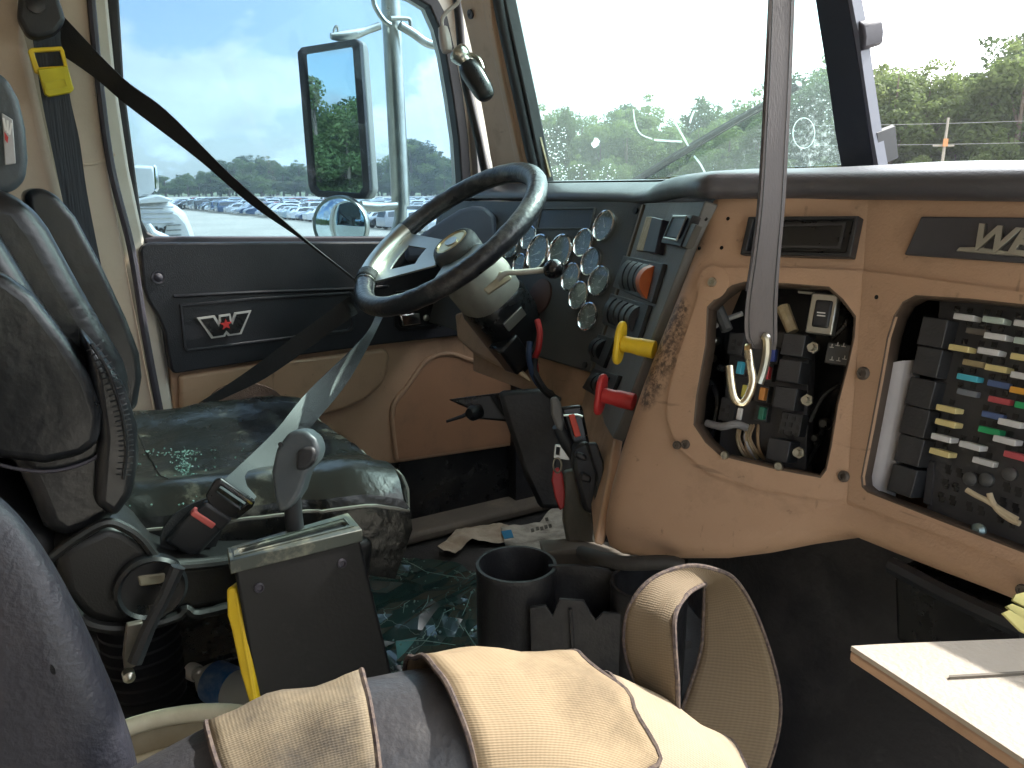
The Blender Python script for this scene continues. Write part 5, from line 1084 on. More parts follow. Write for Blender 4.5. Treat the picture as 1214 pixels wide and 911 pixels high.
# ------------------------------------------------------------------ driver seat
seat = thing('driver_seat', X(250, 840, -1.28), 'black leather driver seat with glass crumbs and dirt on the cushion', 'seat')
SX0, SX1 = -1.0, -1.58
def slab(name, pts, x0, x1, m, bevel, seg=5, par=None, **k):
    g = G(); a = xs(pts, x0); g.ngon(a, (x1-x0, 0, 0)); return g.obj(name, m, par or seat, bevel=bevel, seg=seg, ang=60, **k)
# cushion: puffy grid, near side x=SX0, far side SX1
def cushion():
    y0, y1 = X(60, 600, SX0).y, X(487, 580, SX0).y; nx, ny = 26, 30; rows = []; ztop = -.408
    for i in range(ny+1):
        v = i/ny; y = lerp(y0, y1, v); row = []
        for j in range(nx+1):
            u = j/nx; x = lerp(lerp(SX0-.125, SX0, v**.8), SX1, u); s = 2*u-1; bol = .016*math.exp(-((abs(s)-.78)/.17)**2)
            e = max(0, (v-.80)/.20); z = ztop+bol-.016*e**2.2-.010*math.sin(v*math.pi)*(1-abs(s))+.030*(abs(s) > .0)*max(0, .15-v)
            z += .004*noise.noise(V((x*14, y*14, 3)))+.003*noise.noise(V((x*40, y*30, 1)))
            f = max(0, (abs(s)-.86)/.14); z -= .02*f**2.5
            xx = x; yy = y-.012*(abs(s)**6)*(v > .7)
            row.append(V((xx, yy, z)))
        rows.append(row)
    # skirts: front then sides
    g = G(); g.grid(rows)
    fr_ = rows[-1]; g.grid([fr_, [p+V((0, .010, -.012)) for p in fr_], [p+V((0, .008, -.03)) for p in fr_], [p+V((0, -.004, -.07)) for p in fr_], [p+V((0, -.03, -.12)) for p in fr_]])
    for j, dx in ((0, 1), (nx, -1)):
        sd = [r[j] for r in rows]
        k0 = [V((p.x+dx*.006, p.y+.008*(i/ny), p.z-.014)) for i, p in enumerate(sd)]; k1 = [V((p.x+dx*.010, p.y+.008*(i/ny), p.z-.045)) for i, p in enumerate(sd)]; k2 = [V((p.x+dx*.004, p.y-.02*(i/ny), p.z-.12)) for i, p in enumerate(sd)]
        g.grid([sd, k0, k1, k2])
    return g, rows
g, rows = cushion(); cu = g.obj('cushion', leather_d, seat, ang=75)
g = G(); g.tube([r[0]+V((.006, .004, -.016)) for r in rows]+[p+V((0, .012, -.016)) for p in rows[-1][1:]], .0028, 6); g.obj('piping', mat('grey_piping', (.22, .22, .19), .5), cu)
g = G()
g.tube([lerp(rows[9][j], rows[10][j], .5)+V((0, 0, .001)) for j in range(3, 24)], .0007, 5); g.obj('seam', leather, cu)
# crumbs of safety glass on the cushion
cr_m = mat('glass_crumb', (.14, .24, .21), .1, vscale=30, spec=.9); g = G(); rs = random.Random(9)
for i in range(300):
    if rs.random() < .6: a, b = 219+rs.gauss(0, 5), rs.uniform(535, 585)
    elif rs.random() < .5: a, b = rs.uniform(170, 240), 537+rs.gauss(0, 2.5)
    else: a, b = rs.uniform(140, 300), rs.uniform(530, 600)
    p = Z(a, b, -.409); s = rs.uniform(.0008, .0021)
    if p.x > SX0-.01 or p.x < SX1: continue
    q = Matrix.Rotation(rs.uniform(0, 3), 4, V((rs.random(), rs.random(), rs.random())).normalized()); g.box(p, (s, s*1.4, s), q)
o = g.obj('glass_crumbs', cr_m, smooth=False); tag(o, 'crumbs of shattered green glass scattered over the driver seat cushion', 'broken glass', kind='stuff')
# seat shell, pan and knob
slab('base_shell', [(64, 655), (90, 640), (128, 622), (150, 628), (172, 642), (190, 662), (212, 668), (275, 662), (446, 640), (440, 690), (300, 716), (262, 722), (236, 728), (180, 742), (135, 746), (100, 736), (74, 706)], SX0+.01, SX1+.05, mat('seat_shell_black', (.009, .0095, .010), .45, vscale=8, bump=.1, bscale=400, dust=.15, dcol=(.05, .05, .048), dscale=18), .014)
g = G(); g.tube(smooth_path(xs([(60, 662), (92, 638), (126, 620), (150, 627), (168, 640), (188, 664), (212, 672), (260, 668), (300, 662)], SX0+.014), 4), .006, 8); g.obj('shell_rim', MATS['seat_shell_black'], seat)
g = G(); g.tube(smooth_path(xs([(72, 704), (98, 736), (135, 745), (180, 740), (212, 730), (220, 722), (236, 728), (300, 712)], SX0+.014), 4), .007, 8); g.obj('shell_rim', MATS['seat_shell_black'], seat)
g = G(); g.lathe(X(178, 694, SX0+.012), (1, 0, 0), [(.042, 0), (.042, .012), (.038, .016), (.034, .012), (0, .011)], 30); kn = g.obj('adjuster_knob', black_sm, seat)
g = G(); g.ngon(xs([(163, 684), (196, 680), (196, 690), (190, 693), (166, 696)], SX0+.026), (-.006, 0, 0)); g.obj('knob_insert', mat('worn_insert', (.20, .18, .13), .6, vscale=30), kn, bevel=.002)
g = G(); bp = X(178, 790, -1.09); prof = []
for k in range(9): prof += [(.040, k*.019), (.056, k*.019+.0065), (.056, k*.019+.011), (.040, k*.019+.018)]
g.lathe(bp-V((.10, 0, .11)), (0, 0, 1), prof, 26); g.obj('suspension_bellows', rubber, seat)
g = G(); g.box(V((-1.44, X(220, 800, -1.28).y+.1, FLZ+.04)), (.26, .40, .08)); g.obj('seat_plinth', black_sm, seat, bevel=.01)
slab('back_support', [(-60, 560), (70, 640), (90, 700), (60, 800), (-60, 800)], SX0-.04, SX1+.08, black_pl, .02)
# backrest
slab('side_panel', [(-70, 318), (0, 322), (40, 352), (78, 402), (108, 450), (122, 490), (119, 526), (98, 543), (54, 552), (0, 546), (-70, 520)], SX0+.030, SX0-.02, leather, .026, 5)
slab('back_cushion', [(-70, 226), (0, 226), (30, 234), (58, 272), (92, 334), (122, 386), (148, 430), (160, 470), (130, 560), (0, 540), (-70, 500)], SX0-.10, SX1+.16, leather, .04, 6)
slab('backrest', [(-70, 246), (-20, 256), (10, 300), (46, 360), (84, 412), (122, 450), (144, 476), (160, 512), (165, 545), (158, 580), (140, 612), (112, 632), (74, 643), (52, 628), (36, 590), (14, 545), (-40, 515), (-90, 480)], SX0, SX1+.06, leather, .05, 6)
slab('side_bolster', [(28, 228), (46, 222), (66, 230), (90, 258), (122, 318), (150, 378), (166, 420), (169, 448), (163, 485), (130, 505), (90, 440), (50, 350)], SX1+.30, SX1-.0, leather, .06, 8)
slab('lower_bolster', [(100, 400), (132, 436), (150, 462), (164, 506), (166, 548), (158, 588), (138, 618), (112, 600), (118, 520), (108, 450)], SX0+.022, SX0-.10, leather, .022, 5)
slab('headrest', [(-90, 80), (-10, 82), (8, 92), (22, 118), (30, 152), (33, 190), (30, 214), (16, 228), (-10, 232), (-90, 234)], SX1+.40, SX1+.12, mat('headrest_grey', (.06, .075, .085), .42, vscale=8, bump=.2, bscale=120), .03, 6)
g = G(); g.ngon(xs([(2, 134), (15, 142), (19, 194), (6, 196)], SX1+.412), (-.006, 0, 0)); bd = g.obj('headrest_badge', mat('badge_grey', (.42, .42, .42), .4, vscale=40), seat, bevel=.001)
g = G(); g.ngon(xs([(5, 156), (10, 163), (9, 170), (6, 166)], SX1+.417), (-.003, 0, 0)); g.obj('badge_star', red, bd)
g = G()
for a, b in (((4, 140), (7, 155)), ((9, 143), (9, 158)), ((14, 146), (11, 160))): g.tube(xs([a, b], SX1+.416), .0016, 4)
g.obj('badge_letter', white_pl, bd)
# stitched seam with puckers
sm = smooth_path(xs([(108, 408), (128, 440), (140, 475), (147, 505), (150, 535), (146, 568)], SX0+.024), 5)
g = G(); g.tube(sm, .0022, 6); g.obj('seam', leather, seat)
g = G(); 
for i in range(1, len(sm)-1):
    t_ = (sm[i+1]-sm[i-1]).normalized(); b = V((1, 0, 0)).cross(t_); g.tube([sm[i]-b*.008-V((.001, 0, 0)), sm[i], sm[i]+b*.008-V((.001, 0, 0))], [.0006, .0012, .0006], 5)
o = g.obj('seam_puckers', leather, seat); o['kind'] = 'stuff'
g = G(); g.tube(smooth_path(xs([(-20, 545), (20, 556), (60, 559), (98, 550), (119, 536), (126, 505), (120, 475)], SX0+.006), 5), .0022, 6); g.obj('seam', seal_pu, seat)

# passenger seat back in the near corner
t = thing('passenger_seat', D(20, 1100, .55), 'dark blue grey back of the passenger seat filling the lower left corner', 'seat')
po = [(-160, 505), (-60, 545), (-10, 576), (20, 602), (48, 640), (76, 685), (104, 742), (130, 800), (150, 850), (162, 890), (170, 930), (176, 1000), (178, 1120), (-160, 1120)]
cen = D(0, 780, .42)
g = G(); nf = V((.80, -.20, .55)).normalized(); PPl = Plane(D(100, 760, .46), V((.95, -.25, .12)))
ring0 = [PPl.at(a, b) for a, b in po]; cc0 = sum(ring0, V())/len(ring0)
nn_ = -(sum(ring0, V())/len(ring0)).normalized()
rows = []
for f, o in ((1.0, -.14), (1.0, -.05), (1.0, -.02), (.985, -.004), (.95, .008), (.86, .018), (.7, .026), (.4, .032), (.02, .034)):
    rows.append([cc0+(p-cc0)*f+nn_*o for p in ring0])
g.grid(rows, closed=True); g.obj('backrest', leather_b, t, ang=80, sub=1)
g = G(); sl_ = [(-20, 760), (10, 790), (24, 830), (30, 911), (34, 980)]
g.tube(smooth_path([PPl.at(a, b, .0235) for a, b in sl_], 5), .0016, 6); g.obj('seam', seal_pu, t)
g = G(); g.box(D(60, 1240, .62), (.34, .30, .12)); g.obj('cushion', leather_b, t, bevel=.03, seg=4)

# ------------------------------------------------------------------ seat belts
def pxribbon(A, B, dA, dB=None, th=.0016, n=5):
    dB = dB or dA
    k = len(A); a = smooth_path([D(p[0], p[1], dA(i/(k-1))) for i, p in enumerate(A)], n); b = smooth_path([D(p[0], p[1], dB(i/(k-1))) for i, p in enumerate(B)], n)
    g = G(); g.ribbon(a, b, th); return g
dD = X(50, 20, DX+.12).dot(CF); rimd = wpt(222).dot(CF)-.015
sb = thing('shoulder_belt', X(50, 20, DX+.1), 'black shoulder belt running from the pillar loop down to the steering wheel rim', 'seat belt')
g = pxribbon([(60, 4), (76, 20), (145, 92), (198, 132), (270, 204), (323, 250), (366, 287), (405, 318), (430, 338)], [(30, 38), (40, 44), (109, 90), (152, 126), (236, 190), (298, 243), (356, 283), (402, 319), (428, 340)], lambda t: lerp(dD, rimd, t), th=.002)
g.obj('webbing', web_b, sb)
g = G(); g.ngon(xs([(24, -30), (60, -30), (74, 10), (78, 24), (66, 40), (44, 46), (32, 42), (20, 20)], DX+.15), (-.04, 0, 0)); g.obj('loop_cover', black_pl, sb, bevel=.008, seg=3)
g = G(); g.lathe(X(42, 6, DX+.15), (1, 0, 0), [(.014, 0), (.014, .006), (.006, .008), (0, .008)], 14); g.obj('loop_bolt', black_sm, sb)
pb = thing('retractor_belt', X(100, 420, DX+.1), 'dark vertical belt webbing running down the tan pillar behind the seat', 'seat belt')
a = smooth_path(xs([(38, 40), (49, 115), (59, 165), (72, 227), (90, 310), (118, 440), (150, 580)], DX+.105), 5); b = smooth_path(xs([(72, 34), (83, 115), (94, 165), (103, 227), (119, 310), (146, 440), (178, 580)], DX+.105), 5)
g = G(); g.ribbon(a, b, .002); g.obj('webbing', mat('navy_webbing', (.028, .035, .048), .6, vscale=60, stretch=(1, 1, .05), col2=(.018, .022, .03), vamt=1, bump=.4, bscale=300), pb)
yc = thing('comfort_clip', X(60, 90, DX+.12), 'yellow plastic comfort clip on the dark belt at the pillar', 'belt clip')
g = G(); g.prism(xs([(33, 61), (36, 57), (73, 55), (76, 60), (81, 82), (45, 88), (41, 86)], DX+.125), (-.012, 0, 0), holes=[xs([(40, 62), (71, 60), (76, 78), (46, 80)], DX+.125)]); g.obj('frame', yellow, yc, bevel=.0015)
g = G(); g.ngon(xs([(44, 82), (80, 78), (88, 106), (84, 110), (58, 115), (53, 112)], DX+.13), (-.014, 0, 0)); g.obj('plate', mat('yellow_translucent', (.62, .52, .02), .4, vscale=20), yc, bevel=.002)
g = G(); g.prism(xs([(51, 96), (78, 92), (82, 103), (56, 108)], DX+.132), (-.003, 0, 0), holes=[xs([(53, 98), (76, 94), (79, 102), (57, 106)], DX+.132)]); g.obj('moulded_rim', MATS['yellow_translucent'], yc)
lb_ = thing('lap_belt', X(168, 520, DX+.2), 'black lap belt stretched from the wheel rim down to the door side of the seat', 'seat belt')
dL = X(168, 520, -1.60).dot(CF)
g = pxribbon([(416, 350), (400, 362), (344, 403), (285, 446), (229, 482), (166, 519)], [(424, 372), (412, 380), (380, 403), (314, 449), (250, 480), (168, 523)], lambda t: lerp(rimd+.01, dL, t**.8)); g.obj('webbing', web_b, lb_)
bb = thing('buckled_belt', D(280, 620, 1.06), 'grey belt coming down from the wheel rim to the buckle with a red button', 'seat belt')
A = [(446, 374), (428, 403), (367, 462), (328, 509), (286, 550), (257, 577)]; B = [(456, 372), (441, 402), (409, 458), (362, 514), (322, 566), (294, 602)]
g = pxribbon(A, B, lambda t: lerp(rimd-.01, 1.03, t), lambda t: lerp(rimd-.005, 1.05, t)+.04*math.sin(t*math.pi)); g.obj('webbing', web_g, bb)
A2_ = [(446, 380), (420, 418), (392, 452), (370, 490), (362, 512)]; B2 = [(450, 382), (436, 425), (410, 465), (385, 490), (370, 512)]
bu = D(266, 598, 1.02)
bx_, by_ = (D(294, 602, 1.04)-D(257, 577, 1.02)).normalized(), None
bz_ = -CF; by_ = bz_.cross(bx_).normalized(); bz_ = bx_.cross(by_)
Fm = Matrix((bx_, by_, bz_)).transposed().to_4x4()
def bpt(x, y, z=0): return bu+bx_*x+by_*y+bz_*z
g = G(); g.tube([bpt(-.024, .022), bpt(.026, .022)], .0035, 8); g.obj('tongue_bar', chrome, bb)
g = G(); g.prism([bpt(-.027, .026, .003), bpt(.028, .026, .003), bpt(.030, .018, .003), bpt(.026, -.006, .003), bpt(.010, -.012, .003), bpt(-.012, -.012, .003), bpt(-.026, -.004, .003), bpt(-.030, .018, .003)], -bz_*.008, holes=[[bpt(-.020, .018, .003), bpt(.021, .018, .003), bpt(.019, .008, .003), bpt(-.019, .008, .003)]]); g.obj('tongue', black_sm, bb, bevel=.002, seg=3)
g = G(); g.box(bpt(-.001, -.020, 0), (.042, .022, .014), Fm); g.obj('buckle_throat', black_pl, bb, bevel=.004, seg=3)
g = G(); g.box(bpt(-.009, -.029, .002), (.034, .009, .014), Fm); g.obj('release_button', pinkred, bb, bevel=.0025, seg=3)
g = G(); g.box(bpt(-.003, -.055, -.004), (.046, .055, .018), Fm); g.obj('buckle_body', black_pl, bb, bevel=.006, seg=3)
g = G(); g.ribbon(smooth_path(xs([(246, 590), (222, 600), (200, 616), (190, 638), (194, 662), (200, 680)], SX0-.035), 4), smooth_path(xs([(272, 606), (264, 626), (256, 646), (246, 668), (232, 684), (214, 692)], SX0-.035), 4), .004); g.obj('stalk_webbing', web_b, bb)
g = G(); g.tube(xs([(211, 672), (196, 706), (176, 745), (160, 785)], SX0+.06), [.009, .008, .0085, .009], 8); g.obj('stalk', black_pl, bb)
g = G(); g.ngon(xs([(150, 742), (170, 738), (162, 790), (148, 798), (146, 780)], SX0+.045), (-.01, 0, 0)); g.obj('anchor_plate', MATS['old_bolt'], bb, bevel=.002)
g = G(); g.lathe(X(153, 803, SX0+.07), V((1, 0, 0)), [(.007, -.01), (.007, .002), (.004, .005), (0, .006)], 14); g.obj('anchor_bolt', steel, bb)
# loop of the belts round the rim
g = G(); ctr = wpt(226); tdir = (wpt(230)-wpt(222)).normalized(); u = sn; v_ = tdir.cross(u)
rows = [[ctr+tdir*o+(u*math.cos(a*math.tau/20)+v_*math.sin(a*math.tau/20))*.0205 for a in range(20)] for o in (-.014, -.005, .005, .014)]
g.grid(rows, closed=True); g.obj('rim_loop', web_b, bb, solid=.002)

# ------------------------------------------------------------------ shifter beside the seat
zt = -.407
sh = thing('shift_tower', Z(370, 690, FLZ), 'black metal shifter tower with a grey lever grip standing beside the driver seat', 'shifter')
f0, f1, b0, b1 = Z(276, 667, zt), Z(425, 631, zt), Z(274, 654, zt), Z(410, 613.5, zt)
lo0, lo1 = Z(310, 858, -.60), Z(466, 803, -.60)
down0, down1 = (lo0-f0), (lo1-f1); k_ = (FLZ-zt)/(-.60-zt)
q0, q1 = f0+down0*k_, f1+down1*k_
tb = V((b0.x-f0.x, b0.y-f0.y, 0)); tb1 = V((b1.x-f1.x, b1.y-f1.y, 0))
g = G(); g.add([f0, f1, q1, q0, f0+tb, f1+tb1, q1+tb1, q0+tb], [(0, 1, 2, 3), (4, 7, 6, 5), (0, 4, 5, 1), (1, 5, 6, 2), (2, 6, 7, 3), (3, 7, 4, 0)]); tw = g.obj('tower', mat('tower_black', (.009, .009, .010), .42, spec=.3, vscale=5, bump=.08, bscale=200, dust=.35, dcol=(.055, .052, .048), dscale=9, dpos=.55), sh, bevel=.004, seg=3)
# cap with a slot
up_ = V((0, 0, .022)); e_ = .004
cx = (f1-f0).normalized(); cy = (tb+tb1).normalized()
c0, c1, c2_, c3 = f0-cx*e_-cy*e_, f1+cx*e_-cy*e_, f1+tb1+cx*e_+cy*e_, f0+tb-cx*e_+cy*e_
lift = V((0, 0, .004))
mid = lambda u, v: lerp(lerp(c0, c1, u), lerp(c3, c2_, u), v)+lift
slot = [mid(.10, .36), mid(.9, .36), mid(.93, .5), mid(.9, .66), mid(.10, .66), mid(.07, .5)]
g = G(); g.prism([c0+lift, c1+lift, c2_+lift, c3+lift], V((0, 0, -.016)), holes=[slot]); g.obj('cap', mat('dusty_green_cap', (.055, .065, .055), .45, vscale=10, dust=.9, dcol=(.34, .33, .24), dscale=12, dpos=.46), sh, bevel=.0012)
g = G(); g.prism([mid(.04, .22), mid(.96, .22), mid(.96, .80), mid(.04, .80)], V((0, 0, -.004)), holes=[[mid(.07, .30), mid(.93, .30), mid(.93, .72), mid(.07, .72)]]); g.v = [p+V((0, 0, .0015)) for p in g.v]; g.obj('slot_trim', MATS['dusty_green_cap'], sh)
g = G(); g.prism([mid(.06, .3), mid(.94, .3), mid(.94, .74), mid(.06, .74)], V((0, 0, -.003))); g.v = [p-V((0, 0, .016)) for p in g.v]; g.obj('slot_floor', rubber, sh)
for a, b in ((307, 697), (405, 668)):
    fn = (f1-f0).cross(down0).normalized(); fn = fn if fn.dot(-f0) > 0 else -fn
    p = onp(f0, fn, a, b); g = G(); g.lathe(p, fn, [(.0058, 0), (.0058, .002), (.004, .003), (.003, .001), (0, .001)], 14); g.obj('screw', seal_pu, sh)
# lever
lb0 = D(351, 640, .97); 
g = G(); g.tube([D(352, 652, .975), D(348, 610, .955), D(346, 585, .945)], [.0115, .0105, .0105], 12); g.obj('shaft', rubber, sh)
go = [(341, 513), (352, 509), (363, 511), (374, 520), (379, 533), (375, 546), (363, 561), (356, 584), (344, 603), (330, 609), (325, 590), (321, 560), (327, 533)]
g = G(); g.ngon([D(a, b, .925) for a, b in go], CF*.038); gr = g.obj('grip', mat('grip_grey', (.065, .08, .09), .42, vscale=9, dust=.3, dcol=(.3, .3, .28)), sh, bevel=.010, seg=5, ang=60)
g = G(); g.ngon([D(a, b, .918) for a, b in ((352, 535), (360, 530), (371, 530), (375, 538), (372, 549), (362, 558), (350, 558))], CF*.03); g.obj('thumb_button', black_pl, gr, bevel=.004, seg=3)
g = G(); g.lathe(D(333, 527, .922), -CF, [(.003, 0), (.003, .002), (0, .002)], 8); g.obj('grip_screw', black_pl, gr)
# yellow handle strapped to its side
g = G(); g.ngon([D(a, b, .90) for a, b in ((268, 700), (272, 696), (279, 696), (283, 710), (292, 745), (307, 838), (303, 843), (297, 841), (285, 800), (274, 748), (269, 730))], CF*.045)
yh = g.obj('yellow_level', yellow, bevel=.003); tag(yh, 'long yellow plastic bar wedged between the shifter tower and the seat', 'plastic bar')
g = G(); g.ngon([D(a, b, .899) for a, b in ((277, 702), (281, 702), (303, 835), (300, 837))], CF*.003); g.obj('grooved_edge', yellow, yh, bevel=.001)

# ------------------------------------------------------------------ water bottle
b0_, b1_ = Z(214, 790, -.79), Z(318, 836, -.79); ax = (b1_-b0_).normalized(); b0_ = b0_+ax*.035; L = (b1_-b0_).length
t = thing('water_bottle', b0_, 'clear water bottle with a blue label lying on the floor behind the shifter', 'bottle')
bm_ = bpy.data.materials.new('bottle_plastic'); bm_.use_nodes = True; pb_ = bm_.node_tree.nodes['Principled BSDF']; pb_.inputs['Base Color'].default_value = (.75, .78, .76, 1); pb_.inputs['Roughness'].default_value = .12; pb_.inputs['Transmission Weight'].default_value = .35; pb_.inputs['IOR'].default_value = 1.3
g = G(); pr = [(.012, 0), (.012, .012), (.016, .02), (.028, .038), (.0335, .055)]
for k in range(10): pr += [(.0335, .058+k*.013), (.031, .0645+k*.013)]
pr += [(.033, .19), (.028, .197), (0, .197)]
g.lathe(b0_, ax, pr, 24); g.obj('bottle', bm_, t, ang=80)
g = G(); g.lathe(b0_-ax*.006, ax, [(.0135, -.006), (.0145, -.003), (.0145, .012), (.0135, .014)], 20); g.obj('cap', white_pl, t)
g = G(); g.lathe(b0_, ax, [(.0342, .050), (.0345, .055), (.0345, .095), (.0342, .098)], 24); lbm = g.obj('label', mat('blue_label', (.03, .14, .40), .4, vscale=50, col2=(.45, .55, .65), vamt=.5), t)

# ------------------------------------------------------------------ cream ribbed tub at bottom left
tb_ = thing('ribbed_tub', Z(200, 960, -.8), 'cream ribbed plastic tub between the seats at the bottom left', 'tub')
bc = Z(190, 1005, -.66)
def arc(z, r, n=40): return [V((bc.x, bc.y, z))+V((math.cos(a*math.tau/n), math.sin(a*math.tau/n), 0))*r for a in range(n)]
tr_ = (Z(190, 852, -.62)-V((bc.x, bc.y, -.62))).length
g = G()
rows = [arc(-.62-q*.007, tr_+.004, 48) for q in range(28)]
g.grid(rows, closed=True); g.obj('wall', mat('dirty_cream', (.36, .31, .22), .6, vscale=9, col2=(.22, .17, .10), vamt=.9), tb_, ang=80, solid=.002)
for z_, rr_, m_r in ((-.62, 0, .0105), (-.668, -.003, .0075), (-.704, -.004, .0065), (-.740, -.005, .0065)):
    g = G(); g.tube(arc(z_, tr_+rr_, 56), m_r, 10, closed=True); g.obj('rim' if z_ == -.62 else 'rib', cream_pl, tb_)
g = G(); g.tube(smooth_path([D(293, 852, .86), D(302, 862, .86), D(300, 880, .86), D(290, 900, .86)], 4), .007, 10); g.obj('lip_end', cream_pl, tb_)

# ------------------------------------------------------------------ floor console with cup holders
co = thing('cup_holder_console', Z(680, 760, FLZ), 'black plastic floor console with round cup holders and a broken notched front', 'console')
zc_ = -.43; cpm = mat('console_plastic', (.020, .021, .025), .42, spec=.35, vscale=9, bump=.15, bscale=260, dust=.45, dcol=(.10, .095, .09), dscale=7, dpos=.5)
def cup(px, py, rpx, zz):
    c = Z(px, py, zz); r = rpx/FP*c.dot(CF); g = G()
    g.lathe(c, (0, 0, -1), [(r*.80, .16), (r*.88, .005), (r*.92, .0), (r*1.0, .0), (r*1.02, .004), (r*.99, .01), (r*.97, .36), (r*.97, .40)], 40); return g, c, r
g, c, r = cup(612, 668, 48, zc_); g.obj('cup_holder', cpm, co)
g = G(); g.lathe(c-V((0, 0, .155)), (0, 0, 1), [(r*.9, 0), (0, .001)], 30); g.obj('cup_floor', cpm, co)
g, c2x, r2 = cup(770, 690, 46, zc_); g.obj('cup_holder', cpm, co)
def wall(name, pts, z0, th, m=cpm, low=FLZ, bevel=.0015):
    a = [Z(x, y, z0) for x, y in pts]; return a
zf = -.455
fw0, fw1 = Z(628, 722, zf), Z(745, 728, zf)
FW = Plane(fw0, (fw1-fw0).cross(V((0, 0, 1))))
g = G(); g.prism([FW.at(*p) for p in ((628, 721), (647, 719), (655, 731), (663, 711), (692, 713), (699, 726), (706, 736), (715, 727), (733, 728), (748, 735), (760, 830), (640, 830), (630, 790))], -FW.n*.005); g.obj('front_wall', cpm, co, bevel=.001)
g = G(); g.tube([FW.at(676, 722, .002), FW.at(682, 800, .002)], .0025, 6); g.obj('wall_rib', cpm, co)
bw0, bw1 = Z(655, 673, zc_), Z(728, 676, zc_); BW = Plane(bw0, (bw1-bw0).cross(V((0, 0, 1))))
g = G(); g.prism([BW.at(*p) for p in ((650, 671), (690, 671), (722, 676), (740, 690), (740, 790), (650, 790))], -BW.n*.005); g.obj('back_wall', cpm, co, bevel=.001)
g = G(); g.prism([Z(*p, -.52) for p in ((600, 700), (800, 690), (820, 760), (640, 780))], (0, 0, -.01)); g.obj('tray_floor', cpm, co)
g = G(); bx0 = [Z(*p, -.60) for p in ((570, 760), (640, 700), (800, 690), (860, 760), (800, 860), (600, 860))]; g.ngon(bx0, (0, 0, FLZ+.60)); g.obj('console_base', cpm, co, bevel=.01)
# foot of the tan console
g = G(); g.tube(smooth_path([D(690, 655, .93), D(705, 660, .88), D(740, 668, .85), (D(790, 667, .84)), D(808, 672, .84)], 4), .008, 10); tag(g.obj('console_gasket', mat('dusty_gasket', (.03, .028, .026), .7, vscale=8, dust=.6, dcol=(.17, .15, .12))), 'dusty black gasket strip along the foot of the tan console', 'gasket')
g = G(); g.ngon([D(a, b, 1.0) for a, b in ((640, 655), (690, 652), (720, 656), (800, 664), (790, 680), (660, 676))], CF*.08); tag(g.obj('tunnel_lip', mat('dusty_lip', (.14, .12, .095), .75, vscale=8, col2=(.05, .045, .04), vamt=.9), bevel=.005), 'dusty ledge of the engine cover behind the cup holders', 'ledge')

# engine cover under the passenger side of the dash
ec_ = []
for px, col in ((800, 0), (860, 0), (920, 0), (985, 0), (1050, 0)):
    ec_.append(px)
g = G(); rows = []
for i in range(14):
    v = i/13; row = []
    for j in range(12):
        u = j/11; x = lerp(-.80, .05, u); bul = math.sin(min(1, max(0, (x+.80)/.55))*math.pi)**.7
        yb = lerp(.84, .80, u); y = yb-.10*bul*(.4+.6*v)-.10*v**2; z = lerp(-.27, FLZ+.02, v)+.008*noise.noise(V((x*7, v*5, 2)))
        row.append(V((x, y+.012*noise.noise(V((x*6, v*4, 8))), z)))
    rows.append(row)
g.grid(rows); struct(g.obj('engine_tunnel', carpet2, ang=80, sub=1))
g = G(); g.ngon([Y(a, b, .66) for a, b in ((1059, 672), (1400, 800), (1400, 900), (1062, 760))], (0, .10, 0)); tag(g.obj('under_dash_box', black_sm, bevel=.004), 'black box edge under the passenger side of the dash', 'box')
g = G(); g.tube([Y(1056, 670, .64), Y(1120, 704, .64), Y(1214, 748, .64)], .008, 8); tag(g.obj('under_dash_rail', black_pl), 'black rail running under the lower edge of the dash', 'rail')

# ------------------------------------------------------------------ loose panel resting at the right and the yellow papers
zb = -.25
pn = thing('loose_panel', Z(1150, 830, zb), 'loose tan dash cover lying face down with its pale back up at the lower right', 'panel')
bp_ = [(1009, 766), (1040, 764), (1075, 762.5), (1214, 757), (1400, 750), (1400, 1033), (1214, 900), (1100, 825)]
g = G(); g.prism([Z(a, b, zb) for a, b in bp_], (0, 0, -.003)); g.obj('pale_back', mdf, pn)
g = G(); g.prism([lerp(Z(a, b, zb), Z(1200, 860, zb), -.006)-V((0, 0, .0031)) for a, b in bp_], (0, 0, -.0065)); g.obj('tan_face', tan, pn, bevel=.0015)
g = G(); g.prism([Z(a, b, zb+.0015) for a, b in ((1125, 800.5), (1214, 795.5), (1400, 785), (1400, 788), (1214, 798), (1125, 803))], (0, 0, -.0014)); g.obj('groove_line', MATS['sill_dirty'], pn)
yp = thing('yellow_papers', D(1205, 735, .55), 'folded yellow papers at the right edge beside the loose panel', 'papers')
ypm = mat('yellow_paper', (.72, .68, .28), .8, vscale=20, col2=(.6, .56, .25))
for k, pl_ in enumerate(([(1204, 705), (1230, 698), (1300, 712), (1300, 735), (1240, 733), (1201, 712)], [(1193, 719), (1200, 716), (1240, 732), (1300, 742), (1300, 750), (1240, 745), (1214, 735)], [(1189, 727), (1197, 723), (1220, 738), (1300, 758), (1300, 768), (1240, 762), (1210, 748)])):
    g = G(); g.ngon([D(a, b, .52-.004*k) for a, b in pl_], CF*.002+CU*-.001); g.obj('sheet', ypm, yp)

